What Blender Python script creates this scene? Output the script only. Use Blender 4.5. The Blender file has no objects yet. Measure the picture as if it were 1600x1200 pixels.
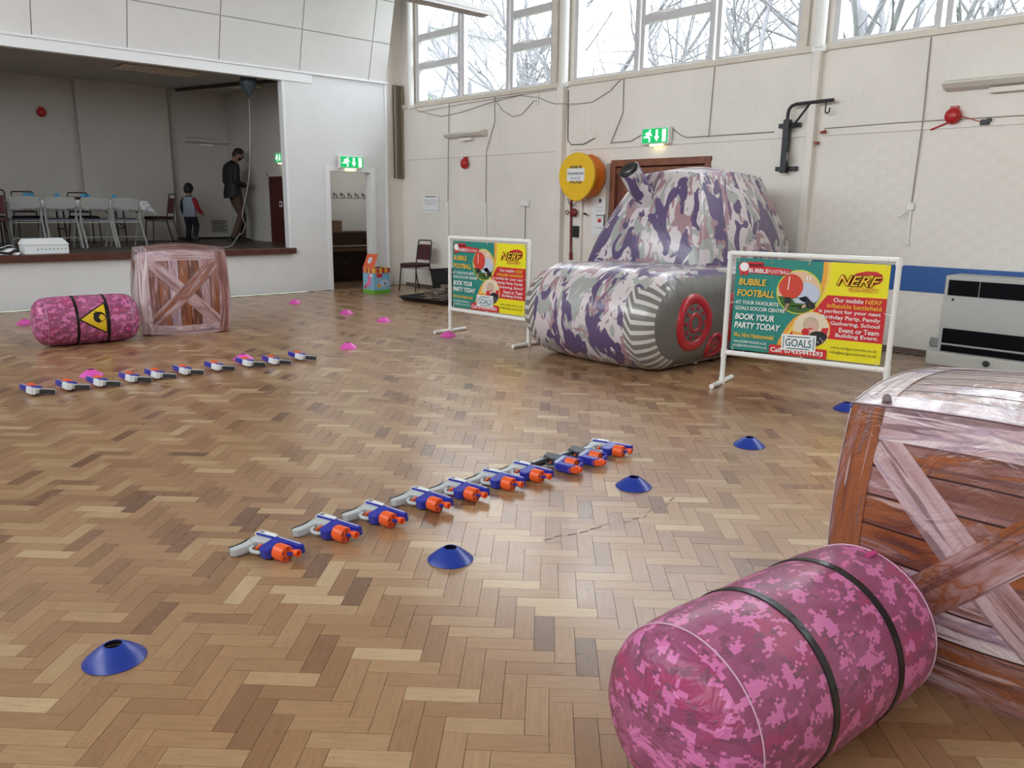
import bpy, bmesh, math, random
from mathutils import Vector, Matrix
PI = math.pi
R = math.radians
SC = bpy.context.scene
COL = SC.collection

# ---------------------------------------------------------------- camera
def cam_matrix(loc, yaw, pitch, roll):
    fwd = Vector((math.sin(yaw)*math.cos(pitch), math.cos(yaw)*math.cos(pitch), -math.sin(pitch)))
    right = Vector((math.cos(yaw), -math.sin(yaw), 0))
    up = right.cross(fwd)
    r2 = math.cos(roll)*right + math.sin(roll)*up
    u2 = -math.sin(roll)*right + math.cos(roll)*up
    m = Matrix((r2, u2, -fwd)).transposed().to_4x4()
    m.translation = loc
    return m
cd = bpy.data.cameras.new('camera'); cam = bpy.data.objects.new('camera', cd); COL.objects.link(cam)
cam.matrix_world = cam_matrix(Vector((0, 0, 1.45)), R(42.595), R(12.578), R(0.687))
cd.sensor_width = 36; cd.lens = 1240.6/1600*36; cd.clip_end = 200; cd.clip_start = 0.05
SC.camera = cam

# ---------------------------------------------------------------- sky, exposure, window portals
w = bpy.data.worlds.new('overcast_sky'); SC.world = w; w.use_nodes = True
bg = w.node_tree.nodes['Background']; bg.inputs[0].default_value = (0.955, 0.965, 1.0, 1); bg.inputs[1].default_value = 1.0
SC.view_settings.view_transform = 'Standard'; SC.view_settings.look = 'None'
SC.view_settings.gamma = 1; SC.view_settings.use_curve_mapping = False
SC.view_settings.exposure = 3.36
SC.cycles.max_bounces = 10; SC.cycles.diffuse_bounces = 6; SC.cycles.transparent_max_bounces = 24
XR, XL, YB, YF, ZC = 8.65, -2.5, 12.38, -3.1, 5.5      # hall shell
SILL, WTOP = 3.22, 5.3
BAYS = [(8.63, 11.98), (4.78, 8.22), (0.92, 4.42), (-2.9, 0.6)]
def portal(x, y0, y1, sx):
    l = bpy.data.lights.new('window_daylight', 'AREA'); l.shape = 'RECTANGLE'; l.size = WTOP-SILL; l.size_y = y1-y0
    l.cycles.is_portal = True
    o = bpy.data.objects.new('window_daylight', l); COL.objects.link(o); o.location = (x, (y0+y1)/2, (SILL+WTOP)/2)
    o.rotation_euler = (0, R(90*sx), 0)
for (a, b) in BAYS:
    portal(XR+0.2, a, b, 1); portal(XL-0.2, a, b, -1)

# ---------------------------------------------------------------- materials
def newmat(name):
    m = bpy.data.materials.new(name); m.use_nodes = True
    return m, m.node_tree, m.node_tree.nodes['Principled BSDF']
def nd(nt, t, **kw):
    n = nt.nodes.new(t)
    for k, v in kw.items():
        if k.startswith('i_'):
            n.inputs[k[2:].replace('_', ' ')].default_value = v
        else: setattr(n, k, v)
    return n
def ramp(nt, fac, stops, interp='LINEAR'):
    r = nt.nodes.new('ShaderNodeValToRGB'); r.color_ramp.interpolation = interp
    e = r.color_ramp.elements
    while len(e) < len(stops): e.new(0.5)
    for el, (p, c) in zip(e, stops): el.position = p; el.color = (c[0], c[1], c[2], 1)
    if fac is not None: nt.links.new(fac, r.inputs[0])
    return r.outputs[0]
def mth(nt, op, a, b=None, c=None, clamp=False):
    n = nt.nodes.new('ShaderNodeMath'); n.operation = op; n.use_clamp = clamp
    for i, v in enumerate((a, b, c)):
        if v is None: continue
        if isinstance(v, (int, float)): n.inputs[i].default_value = v
        else: nt.links.new(v, n.inputs[i])
    return n.outputs[0]
def mixc(nt, fac, a, b, blend='MIX'):
    n = nt.nodes.new('ShaderNodeMix'); n.data_type = 'RGBA'; n.blend_type = blend
    for i, v in ((0, fac), (6, a), (7, b)):
        if isinstance(v, (int, float)): n.inputs[i].default_value = v
        elif isinstance(v, tuple): n.inputs[i].default_value = (v[0], v[1], v[2], 1)
        else: nt.links.new(v, n.inputs[i])
    return n.outputs[2]
def noise(nt, vec, scale, detail=2, rough=0.5, dist=0, out=0):
    n = nd(nt, 'ShaderNodeTexNoise'); n.inputs['Scale'].default_value = scale; n.inputs['Detail'].default_value = detail
    n.inputs['Roughness'].default_value = rough; n.inputs['Distortion'].default_value = dist
    if vec is not None: nt.links.new(vec, n.inputs['Vector'])
    return n.outputs[out]
def mapping(nt, vec, scale=(1, 1, 1), loc=(0, 0, 0), rot=(0, 0, 0)):
    n = nd(nt, 'ShaderNodeMapping'); n.inputs['Scale'].default_value = scale; n.inputs['Location'].default_value = loc
    n.inputs['Rotation'].default_value = rot; nt.links.new(vec, n.inputs['Vector']); return n.outputs[0]
def bump(nt, p, h, strength=0.3, dist=0.01):
    b = nd(nt, 'ShaderNodeBump'); b.inputs['Strength'].default_value = strength; b.inputs['Distance'].default_value = dist
    nt.links.new(h, b.inputs['Height']); nt.links.new(b.outputs[0], p.inputs['Normal'])
def simple(name, col, rough=0.5, metal=0.0, var=0.0, vscale=6.0, bmp=0.0, bscale=60, coat=0.0, spec=0.5, emit=None, estr=0):
    m, nt, p = newmat(name)
    p.inputs['Base Color'].default_value = (*col, 1); p.inputs['Roughness'].default_value = rough
    p.inputs['Metallic'].default_value = metal; p.inputs['Coat Weight'].default_value = coat
    p.inputs['Coat Roughness'].default_value = 0.08; p.inputs['Specular IOR Level'].default_value = spec
    tc = nd(nt, 'ShaderNodeTexCoord')
    if var:
        n = noise(nt, tc.outputs['Object'], vscale, 4, 0.6)
        c = ramp(nt, n, [(0.3, [x*(1-var) for x in col]), (0.7, [min(1, x*(1+var)) for x in col])])
        nt.links.new(c, p.inputs['Base Color'])
    if bmp: bump(nt, p, noise(nt, tc.outputs['Object'], bscale, 3, 0.6), bmp, 0.01)
    if emit: p.inputs['Emission Color'].default_value = (*emit, 1); p.inputs['Emission Strength'].default_value = estr
    return m
MATS = {}
def M(name, *a, **k):
    if name not in MATS: MATS[name] = simple(name, *a, **k)
    return MATS[name]

CREAM = simple('cream_wall_paint', (0.80, 0.755, 0.705), 0.55, var=0.05, vscale=1.2, bmp=0.10, bscale=45)
WHITEB = simple('white_board_paint', (0.73, 0.74, 0.755), 0.5, var=0.03, vscale=1.5, bmp=0.06, bscale=30)
PANELW = simple('acoustic_panel_paint', (0.72, 0.71, 0.71), 0.6, var=0.03, vscale=2)
FRAMEW = simple('white_frame_paint', (0.80, 0.81, 0.83), 0.35)
FRAMEC = simple('cream_timber_paint', (0.66, 0.60, 0.52), 0.45, var=0.05)
CEILM = simple('ceiling_paint', (0.78, 0.78, 0.77), 0.8)
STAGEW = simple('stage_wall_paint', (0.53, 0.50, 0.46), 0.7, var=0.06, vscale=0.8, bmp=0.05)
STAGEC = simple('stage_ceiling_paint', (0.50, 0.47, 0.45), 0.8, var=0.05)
DARKG = simple('dark_warm_grey', (0.10, 0.09, 0.085), 0.9)  # plain dark grey shared by door backing, notice print and coat rail
BROWNW = simple('dark_red_brown_wood', (0.085, 0.028, 0.018), 0.35, var=0.25, vscale=5)
REDWOOD = simple('red_brown_door_frame', (0.22, 0.075, 0.04), 0.4, var=0.2, vscale=8)
BLACK = simple('black_plastic', (0.012, 0.012, 0.013), 0.4)
BLACKM = simple('black_painted_steel', (0.015, 0.015, 0.017), 0.45)
GREYM = simple('grey_painted_steel', (0.33, 0.34, 0.33), 0.4)
WHITEP = simple('white_plastic', (0.82, 0.82, 0.81), 0.3)
CABLE = simple('grey_cable', (0.33, 0.30, 0.26), 0.6)
RED = simple('red_enamel', (0.45, 0.015, 0.02), 0.3)
PAPER = simple('white_paper', (0.82, 0.83, 0.85), 0.7)
INK = simple('dark_print', (0.05, 0.05, 0.06), 0.7)
def glass():
    m, nt, p = newmat('window_glass')
    tr = nd(nt, 'ShaderNodeBsdfTransparent'); tr.inputs[0].default_value = (0.93, 0.96, 0.97, 1)
    gl = nd(nt, 'ShaderNodeBsdfGlossy'); gl.inputs['Roughness'].default_value = 0.03
    mx = nd(nt, 'ShaderNodeMixShader'); lw = nd(nt, 'ShaderNodeLayerWeight'); lw.inputs[0].default_value = 0.5
    fac = mth(nt, 'MULTIPLY_ADD', mth(nt, 'POWER', lw.outputs['Facing'], 5.0), 0.5, 0.02)
    nt.links.new(fac, mx.inputs[0]); nt.links.new(tr.outputs[0], mx.inputs[1]); nt.links.new(gl.outputs[0], mx.inputs[2])
    nt.links.new(mx.outputs[0], nt.nodes['Material Output'].inputs[0]); return m
GLASS = glass()

# ---------------------------------------------------------------- mesh builder
class MB:
    def __init__(s): s.v = []; s.f = []; s.uv = {}; s.mi = {}
    def add(s, vs, fs, mi=0, uvs=None):
        o = len(s.v); s.v += [tuple(x) for x in vs]
        for k, f in enumerate(fs):
            s.f.append([i+o for i in f])
            if mi: s.mi[len(s.f)-1] = mi
            if uvs: s.uv[len(s.f)-1] = uvs[k]
        return s
    def box(s, x0, x1, y0, y1, z0, z1, mi=0):
        vs = [(x, y, z) for z in (z0, z1) for y in (y0, y1) for x in (x0, x1)]
        return s.add(vs, [(0, 2, 3, 1), (4, 5, 7, 6), (0, 1, 5, 4), (1, 3, 7, 5), (3, 2, 6, 7), (2, 0, 4, 6)], mi)
    def cbox(s, c, d, rot=None, mi=0):
        vs = []
        for z in (-.5, .5):
            for y in (-.5, .5):
                for x in (-.5, .5):
                    v = Vector((x*d[0], y*d[1], z*d[2]))
                    if rot: v = rot @ v
                    vs.append(v+Vector(c))
        return s.add(vs, [(0, 2, 3, 1), (4, 5, 7, 6), (0, 1, 5, 4), (1, 3, 7, 5), (3, 2, 6, 7), (2, 0, 4, 6)], mi)
    def tube(s, pts, r, n=8, cap=True, mi=0, closed=False):
        pts = [Vector(p) for p in pts]; L = len(pts); rs = r if isinstance(r, (list, tuple)) else [r]*L
        vs, fs = [], []; prev = None
        for i, p in enumerate(pts):
            if closed: t = pts[(i+1) % L]-pts[i-1]
            else: t = pts[min(i+1, L-1)]-pts[max(i-1, 0)]
            t.normalize()
            if prev is None:
                a = Vector((0, 0, 1)) if abs(t.z) < 0.9 else Vector((1, 0, 0)); u = t.cross(a).normalized()
            else:
                u = prev-t*prev.dot(t)
                u = u.normalized() if u.length > 1e-6 else t.orthogonal().normalized()
            prev = u; b = t.cross(u)
            for k in range(n):
                an = 2*PI*k/n; vs.append(p+rs[i]*(math.cos(an)*u+math.sin(an)*b))
        for i in range(L if closed else L-1):
            j = (i+1) % L
            for k in range(n):
                k2 = (k+1) % n; fs.append((i*n+k, i*n+k2, j*n+k2, j*n+k))
        if cap and not closed: fs.append(tuple(range(n-1, -1, -1))); fs.append(tuple((L-1)*n+k for k in range(n)))
        return s.add(vs, fs, mi)
    def lathe(s, prof, n=24, mat=None, mi=0, cap=True):
        # prof (r,z) about local z, placed by matrix
        mat = mat or Matrix(); vs, fs = [], []
        for (r, z) in prof:
            for k in range(n):
                a = 2*PI*k/n; vs.append(mat @ Vector((r*math.cos(a), r*math.sin(a), z)))
        for i in range(len(prof)-1):
            for k in range(n):
                k2 = (k+1) % n; fs.append((i*n+k, i*n+k2, (i+1)*n+k2, (i+1)*n+k))
        if cap: fs.append(tuple(range(n-1, -1, -1))); fs.append(tuple((len(prof)-1)*n+k for k in range(n)))
        return s.add(vs, fs, mi)
    def prism(s, poly, h0, h1, mat=None, mi=0):
        mat = mat or Matrix(); n = len(poly)
        ar = sum(poly[i][0]*poly[(i+1) % n][1]-poly[(i+1) % n][0]*poly[i][1] for i in range(n))
        if ar < 0: poly = poly[::-1]
        vs = [mat @ Vector((x, y, h0)) for x, y in poly]+[mat @ Vector((x, y, h1)) for x, y in poly]
        fs = [tuple(range(n-1, -1, -1)), tuple(range(n, 2*n))]+[(i, (i+1) % n, n+(i+1) % n, n+i) for i in range(n)]
        return s.add(vs, fs, mi)
    def mesh(s, name, mats, smooth=0):
        me = bpy.data.meshes.new(name); me.from_pydata(s.v, [], s.f)
        for m in (mats if isinstance(mats, (list, tuple)) else [mats]): me.materials.append(m)
        for k, i in s.mi.items(): me.polygons[k].material_index = i
        if s.uv:
            ul = me.uv_layers.new(name='UVMap')
            for k, uvs in s.uv.items():
                for li, uv in zip(me.polygons[k].loop_indices, uvs): ul.data[li].uv = uv
        if smooth:
            for p in me.polygons: p.use_smooth = True
            if smooth < 180: me.set_sharp_from_angle(angle=R(smooth))
        me.update(); return me
    def build(s, name, mats, parent=None, smooth=0, bevel=0, seg=2):
        o = bpy.data.objects.new(name, s.mesh(name, mats, smooth)); COL.objects.link(o)
        if parent: o.parent = parent
        if bevel:
            b = o.modifiers.new('bevel', 'BEVEL'); b.width = bevel; b.segments = seg; b.limit_method = 'ANGLE'; b.angle_limit = R(40)
        return o
def tag(o, label=None, cat=None, group=None, kind=None):
    if label: o['label'] = label
    if cat: o['category'] = cat
    if group: o['group'] = group
    if kind: o['kind'] = kind
    return o
def thing(name, label, cat, loc=(0, 0, 0), rz=0, group=None, kind=None):
    o = bpy.data.objects.new(name, None); COL.objects.link(o); o.location = loc; o.rotation_euler = (0, 0, rz)
    o.empty_display_size = 0.1
    return tag(o, label, cat, group, kind)
def struct(o): o['kind'] = 'structure'; return o
def copy_tree(o, parent=None):
    c = o.copy(); COL.objects.link(c)
    if parent: c.parent = parent
    for ch in list(o.children): copy_tree(ch, c)
    return c
def rotm(ax, deg, loc=(0, 0, 0)): return Matrix.Translation(loc) @ Matrix.Rotation(R(deg), 4, ax)
AX_X = Matrix.Rotation(R(90), 4, 'Y')      # local z -> +x
AX_Y = Matrix.Rotation(R(-90), 4, 'X')     # local z -> +y
def text_mesh(s, shear=0, bold=0.0, ext=0.0):
    cu = bpy.data.curves.new('t', 'FONT'); cu.body = s; cu.shear = shear; cu.offset = bold; cu.extrude = ext; cu.resolution_u = 3
    o = bpy.data.objects.new('t', cu); COL.objects.link(o); bpy.context.view_layer.update()
    dg = bpy.context.evaluated_depsgraph_get(); me = bpy.data.meshes.new_from_object(o.evaluated_get(dg))
    bpy.data.objects.remove(o); bpy.data.curves.remove(cu); return me
def put_text(s, parent, mat, x, z, width, height, y, align='L', shear=0, bold=0.0, name='lettering', axis='XZ'):
    """lettering standing in the parent's XZ plane, facing -y, fitted into width x height"""
    me = text_mesh(s, shear, bold); xs = [v.co.x for v in me.vertices]; ys = [v.co.y for v in me.vertices]
    x0, x1, y0, y1 = min(xs), max(xs), min(ys), max(ys)
    sx = width/(x1-x0); sy = height/(y1-y0)
    ox = x if align == 'L' else (x-width if align == 'R' else x-width/2)
    for v in me.vertices: v.co = Vector((ox+(v.co.x-x0)*sx, y, z+(v.co.y-y0)*sy))
    me.materials.clear(); me.materials.append(mat); me.name = name
    o = bpy.data.objects.new(name, me); COL.objects.link(o)
    if parent: o.parent = parent
    return o

# ================================================================ FLOOR: herringbone blocks
def wood_block_mat(name, src):
    m, nt, p = newmat(name)
    if src == 'object':
        oi = nd(nt, 'ShaderNodeObjectInfo'); sx_ = nd(nt, 'ShaderNodeSeparateColor'); nt.links.new(oi.outputs['Color'], sx_.inputs[0]); rnd = sx_.outputs[0]
    else:
        at = nd(nt, 'ShaderNodeAttribute'); at.attribute_name = 'rnd'; rnd = at.outputs['Fac']
    uv = nd(nt, 'ShaderNodeUVMap'); uv.uv_map = 'UVMap'
    off = nd(nt, 'ShaderNodeCombineXYZ'); nt.links.new(mth(nt, 'MULTIPLY', rnd, 37.0), off.inputs[0]); nt.links.new(mth(nt, 'MULTIPLY', rnd, 91.0), off.inputs[1])
    va = nd(nt, 'ShaderNodeVectorMath'); nt.links.new(uv.outputs[0], va.inputs[0]); nt.links.new(off.outputs[0], va.inputs[1])
    base = ramp(nt, rnd, [(0.0, (0.195, 0.100, 0.053)), (0.10, (0.262, 0.136, 0.068)), (0.35, (0.335, 0.185, 0.090)), (0.60, (0.392, 0.230, 0.117)), (0.80, (0.450, 0.292, 0.155)), (1.0, (0.545, 0.395, 0.232))])
    g = noise(nt, mapping(nt, va.outputs[0], (9, 90, 1)), 1.0, 4, 0.6, 0.6)
    c1 = mixc(nt, ramp(nt, g, [(0.35, (0.45,)*3), (0.65, (0, 0, 0))]), base, mixc(nt, 1.0, base, (0.66, 0.58, 0.52), 'MULTIPLY'))
    gc = nd(nt, 'ShaderNodeNewGeometry')
    # dents and worm-like scuffs, denser in worn areas
    n1 = noise(nt, mapping(nt, gc.outputs['Position'], (130, 130, 1)), 1.0, 2, 0.6, 0.5)
    n2 = noise(nt, gc.outputs['Position'], 1.3, 3, 0.6)
    thr = mth(nt, 'MULTIPLY_ADD', n2, -0.13, 0.728)
    sp = mth(nt, 'MULTIPLY', mth(nt, 'SUBTRACT', n1, thr), 18.0, clamp=True)
    c2 = mixc(nt, mth(nt, 'MULTIPLY', sp, 0.7), c1, (0.06, 0.035, 0.02))
    # long faded line marks and dirt
    n3 = noise(nt, gc.outputs['Position'], 0.9, 4, 0.65, 0.8)
    c3 = mixc(nt, ramp(nt, n3, [(0.42, (0.0,)*3), (0.75, (0.35,)*3)]), c2, mixc(nt, 1.0, c2, (0.72, 0.62, 0.60), 'MULTIPLY'))
    nt.links.new(c3, p.inputs['Base Color'])
    rr = mth(nt, 'MULTIPLY_ADD', noise(nt, gc.outputs['Position'], 3.0, 4, 0.6), 0.22, 0.17)
    rr = mth(nt, 'MULTIPLY_ADD', rnd, 0.06, rr)
    p.inputs['Coat Weight'].default_value = 0.35; p.inputs['Coat Roughness'].default_value = 0.22
    nt.links.new(rr, p.inputs['Roughness'])
    bump(nt, p, mth(nt, 'ADD', mth(nt, 'MULTIPLY', g, 0.3), mth(nt, 'MULTIPLY', sp, -1.0)), 0.12, 0.004)
    return m
FB_O = wood_block_mat('oak_block_varnish', 'object'); FB_A = wood_block_mat('oak_block_varnish_field', 'attr')
floor = struct(MB().box(XL, XR, YF, YB, -0.10, -0.006).build('floor', simple('floor_screed', (0.07, 0.045, 0.03), 0.8)))
floor['label'] = 'worn herringbone wood block floor of the hall'
BL, BW, GAP = 0.229, 0.0702, 0.0015
def block_geo(b, L=BL, Wd=BW):
    pass
rng = random.Random(7)
s2 = 1/math.sqrt(2)
u0, v0 = -1.2148, 1.998
blocks = []
for mI in range(-60, 60):
    for k in range(-190, 190):
        for kind in (0, 1):
            uu = u0+k*BW+mI*BL+(BL if kind else 0); vv = v0-k*BW+mI*BL
            du, dv = (BL, BW) if kind == 0 else (BW, BL)
            cu, cv = uu+du/2, vv+dv/2
            x = (cu+cv)*s2; y = (cv-cu)*s2
            if XL+0.11 < x < XR-0.11 and YF+0.11 < y < YB-0.11: blocks.append((x, y, kind))
def wedge(b):
    x, y, k = b; d = math.hypot(x, y); a = math.atan2(x, y)
    if d < 1.8 or a < R(6.0) or (y < -0.62*x+2.28): return 1e9      # outside the view or under the barrel
    if abs(x-1.88) < 0.55 and abs(y-0.94) < 0.3: return 1e9
    return d
blocks.sort(key=wedge)
h = GAP/2
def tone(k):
    '''random tone per block; those laid one way are paler, a sheen painted in'''
    return min(1, max(0, rng.gauss(.62 if k == 0 else .42, .19)-(.3 if rng.random() < .06 else 0)))  # paler mean for one direction stands in for the view-dependent grain sheen
def block_mesh():
    b = MB(); l, wd = BL/2-h, BW/2-h
    vs = [(-l, -wd, 0), (l, -wd, 0), (l, wd, 0), (-l, wd, 0), (-l, -wd, -.012), (l, -wd, -.012), (l, wd, -.012), (-l, wd, -.012)]
    b.add(vs, [(0, 1, 2, 3), (0, 4, 5, 1), (1, 5, 6, 2), (2, 6, 7, 3), (3, 7, 4, 0)], 0,
          [[(0, 0), (BL, 0), (BL, BW), (0, BW)]]+[[(0, 0), (0, .01), (BL, .01), (BL, 0)]]*4)
    return b.mesh('floor_block', FB_O)
bm0 = block_mesh()
for (x, y, k) in blocks[:300]:
    o = bpy.data.objects.new('floor_block', bm0); COL.objects.link(o); o.parent = floor
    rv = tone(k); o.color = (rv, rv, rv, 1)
    o.location = (x, y, rng.uniform(-0.0003, 0.0003)); o.rotation_euler = (rng.uniform(-.002, .002), rng.uniform(-.002, .002), R(-45 if k == 0 else 45)+rng.choice((0, PI)))
vs, fs, uvs, rn = [], [], [], []
for (x, y, k) in blocks[300:]:
    a = R(-45 if k == 0 else 45); c, s = math.cos(a), math.sin(a); l, wd = BL/2-h, BW/2-h; o = len(vs)
    zt = rng.uniform(-.0003, .0003); tx, ty = rng.uniform(-.002, .002), rng.uniform(-.002, .002)
    for z in (0, -.012):
        for (p, q) in ((-l, -wd), (l, -wd), (l, wd), (-l, wd)):
            vs.append((x+p*c-q*s, y+p*s+q*c, z+zt+(p*tx+q*ty if z == 0 else 0)))
    fs += [(o, o+1, o+2, o+3), (o, o+4, o+5, o+1), (o+1, o+5, o+6, o+2), (o+2, o+6, o+7, o+3), (o+3, o+7, o+4, o)]
    uvs += [(0, 0), (BL, 0), (BL, BW), (0, BW)]+[(0, 0), (0, .01), (BL, .01), (BL, 0)]*4
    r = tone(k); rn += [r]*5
me = bpy.data.meshes.new('floor_blocks'); me.from_pydata(vs, [], fs); me.materials.append(FB_A)
ul = me.uv_layers.new(name='UVMap'); ul.data.foreach_set('uv', [c for u in uvs for c in u])
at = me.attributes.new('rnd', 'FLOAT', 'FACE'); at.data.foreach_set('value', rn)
o = bpy.data.objects.new('floor_blocks', me); COL.objects.link(o); o.parent = floor; o['kind'] = 'stuff'
# dark old line marks scratched into the floor
SCUFF = simple('dark_floor_scuff', (0.10, 0.06, 0.045), 0.6)
def scuff(pts, wd=0.010, rag=0.012):
    b = MB(); r2 = random.Random(len(pts)*7+int(pts[0][0]*100))
    for (x0, y0), (x1, y1) in zip(pts, pts[1:]):
        L = math.hypot(x1-x0, y1-y0); n = max(2, int(L/0.06))
        for i in range(n):
            if r2.random() < 0.25: continue
            t0, t1 = i/n, (i+r2.uniform(.5, 1))/n; dx, dy = (x1-x0)/L, (y1-y0)/L; ww = wd*r2.uniform(.25, .8); of = r2.uniform(-rag, rag)*0.4
            px, py = -dy, dx
            b.add([(x0+(x1-x0)*t+px*(of+sg*ww/2), y0+(y1-y0)*t+py*(of+sg*ww/2), 0.0012) for t, sg in ((t0, -1), (t1, -1), (t1, 1), (t0, 1))], [(0, 1, 2, 3)])
    o = b.build('scuff_mark', SCUFF, floor); return o

# ================================================================ WALLS
bricks_done = []
def brick_field(parent, x, y0, y1, z0, z1, holes, near=None, count=0, mat=CREAM, face=-1, axis='X'):
    """painted bricks 215 x 65 with shallow joints, proud of the wall; the `count` nearest to `near` are single parts"""
    cl, ch, j = 0.225, 0.075, 0.010; items = []
    rows = int((z1-z0)/ch)
    for r in range(rows):
        zz = z0+r*ch; yy = y0-(cl/2 if r % 2 else 0)
        while yy < y1:
            a, b2 = max(yy+j/2, y0), min(yy+cl-j/2, y1)
            yy += cl
            if b2-a < 0.03: continue
            c = ((a+b2)/2, zz+ch/2)
            if any(h[0] < c[0] < h[1] and h[2] < c[1] < h[3] for h in holes): continue
            items.append((a, b2, zz+j/2, zz+ch-j/2))
    rb = random.Random(3); meshes = {}; big = MB()
    if near: items.sort(key=lambda i: math.hypot((i[0]+i[1])/2-near[0], (i[2]+i[3])/2-near[1]))
    for n, (a, b2, c, d) in enumerate(items):
        pr = 0.0018+rb.uniform(-.0005, .0005)
        if n < count:
            key = round(b2-a, 3)
            if key not in meshes:
                L = (b2-a)/2; meshes[key] = MB().box(0, 0.012, -L, L, -(d-c)/2, (d-c)/2).mesh('brick', mat)
            o = bpy.data.objects.new('brick', meshes[key]); COL.objects.link(o); o.parent = parent; o.location = (x-pr, (a+b2)/2, (c+d)/2)
        else:
            if axis == 'X': big.box(x-pr, x+0.008, a, b2, c, d)
            else: big.box(a, b2, x-pr, x+0.008, c, d)
    if big.v:
        o = big.build('bricks', mat, parent); o['kind'] = 'stuff'
T = 0.25
wr = MB()
wr.box(XR, XR+T, YF, 5.82, -0.1, SILL-0.09).box(XR, XR+T, 7.44, YB+.6, -0.1, SILL-0.09).box(XR, XR+T, 5.82, 7.44, 2.09, SILL-0.09)
wr.box(XR, XR+T, YF, YB+.6, WTOP, ZC+0.2)
for a, b in ((11.98, YB+.6), (8.22, 8.63), (4.42, 4.78), (0.6, 0.92), (YF, -2.9)): wr.box(XR+0.03, XR+T, a, b, SILL-0.09, WTOP)
wall_right = struct(wr.build('wall_right', CREAM)); wall_right['label'] = 'cream painted brick side wall under the high windows'
brick_field(wall_right, XR, YF+0.02, YB-0.01, 0.01, 3.12, [(5.82, 7.44, -1, 2.10)], near=(3.3, 0.9), count=300)
wl = MB(); wl.box(XL-T, XL, YF, YB+.6, -0.1, SILL-0.09).box(XL-T, XL, YF, YB+.6, WTOP, ZC+.2)
for a, b in ((11.98, YB+.6), (8.22, 8.63), (4.42, 4.78), (0.6, 0.92), (YF, -2.9)): wl.box(XL-T, XL-0.03, a, b, SILL-0.09, WTOP)
struct(wl.build('wall_left', CREAM))
struct(MB().box(XL-T, XR+T, YF-T, YF, -0.1, ZC+.2).build('wall_rear', CREAM))
struct(MB().box(XL-T, XR+T, YF-T, YB+.6, ZC, ZC+0.2).build('ceiling', CEILM))
# stage wall (boarded) with the stage opening and a doorway
OX0, OX1, DZ0 = -0.2, 6.34, 7.09
DX0, DX1 = 7.10, 7.93
wb = MB()
wb.box(XL, OX1, YB, YB+0.12, 0, 0.645)                       # stage front
wb.box(XL, OX0, YB, YB+0.12, 0.645, 3.40)
wb.box(OX1, DX0, YB, YB+0.12, 0, 3.53).box(DX0, DX1, YB, YB+0.12, 2.02, 3.53).box(DX1, 8.27, YB, YB+0.12, 0, 3.53)
wb.box(XL, 8.27, YB+0.06, YB+0.14, 3.40, ZC+.1)
wall_back = struct(wb.build('wall_back', WHITEB)); wall_back['label'] = 'white boarded end wall around the stage and doorway'
MB().box(8.27, XR+.1, YB+0.06, YB+0.3, 0, ZC+.1).build('brick_pier', CREAM, wall_back)
brick_field(wall_back, YB+0.06, 8.285, XR-0.005, 0.01, 5.4, [], axis='Y')
MB().box(8.245, 8.285, YB-0.025, YB+0.05, 0, 3.53).build('edge_batten', FRAMEW, wall_back, bevel=.004)
MB().box(OX1-0.03, OX1+0.015, YB-0.012, YB+0.13, 0.74, 3.40).build('opening_batten', FRAMEW, wall_back, bevel=.003)
MB().box(XL, 6.84, YB-0.03, YB+0.10, 3.375, 3.515).build('opening_header', FRAMEW, wall_back, bevel=.004)
MB().box(XL, 8.29, YB-0.06, YB+0.06, 3.515, 3.55).build('picture_rail', FRAMEW, wall_back, bevel=.004)
# leaning acoustic panels above the opening, panel by panel
fy0, fz0, fy1, fz1 = YB-0.05, 3.55, 11.83, 5.49
fl_ = math.hypot(fy1-fy0, fz1-fz0); dy, dz = (fy1-fy0)/fl_, (fz1-fz0)/fl_; ny, nz = -dz, dy
fas = struct(MB().add([(XL, fy0+.04, fz0), (8.27, fy0+.04, fz0), (8.27, fy1+.04, fz1), (XL, fy1+.04, fz1), (XL, fy0+.15, fz0), (8.27, fy0+.15, fz0), (8.27, fy1+.3, fz1), (XL, fy1+.3, fz1)],
      [(0, 1, 2, 3), (7, 6, 5, 4), (0, 4, 5, 1), (1, 5, 6, 2), (2, 6, 7, 3), (3, 7, 4, 0)]).build('trim_1', simple('panel_backing', (0.56, 0.54, 0.53), 0.8)))
fas['label'] = 'sloping panelled canopy above the stage opening'
xs = [XL, -1.85, -0.68, 0.49, 1.66, 2.83, 4.0, 5.3, 6.62, 7.92, 8.27]; ts = [0, 0.62, 1.28, fl_]
for i in range(len(xs)-1):
    for j in range(3):
        g = 0.006; a0, a1, t0, t1 = xs[i]+g, xs[i+1]-g, ts[j]+g, ts[j+1]-g
        P = lambda x, t, q: (x, fy0+dy*t+ny*q+0.03, fz0+dz*t+nz*q)
        vs = [P(a0, t0, 0), P(a1, t0, 0), P(a1, t1, 0), P(a0, t1, 0), P(a0, t0, .012), P(a1, t0, .012), P(a1, t1, .012), P(a0, t1, .012)]
        MB().add(vs, [(3, 2, 1, 0), (4, 5, 6, 7), (0, 1, 5, 4), (1, 2, 6, 5), (2, 3, 7, 6), (3, 0, 4, 7)]).build('panel', PANELW, fas, bevel=.003, seg=1)
# door lining of the doorway
dl = struct(MB().box(DX0-.07, DX0+.012, YB-.018, YB+.165, 0, 2.09).box(DX1-.012, DX1+.085, YB-.018, YB+.165, 0, 2.09).box(DX0+.012, DX1-.012, YB-.018, YB+.165, 2.008, 2.09).build('trim_2', FRAMEW, bevel=.004))
dl['label'] = 'white painted frame of the open doorway beside the stage'
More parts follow.
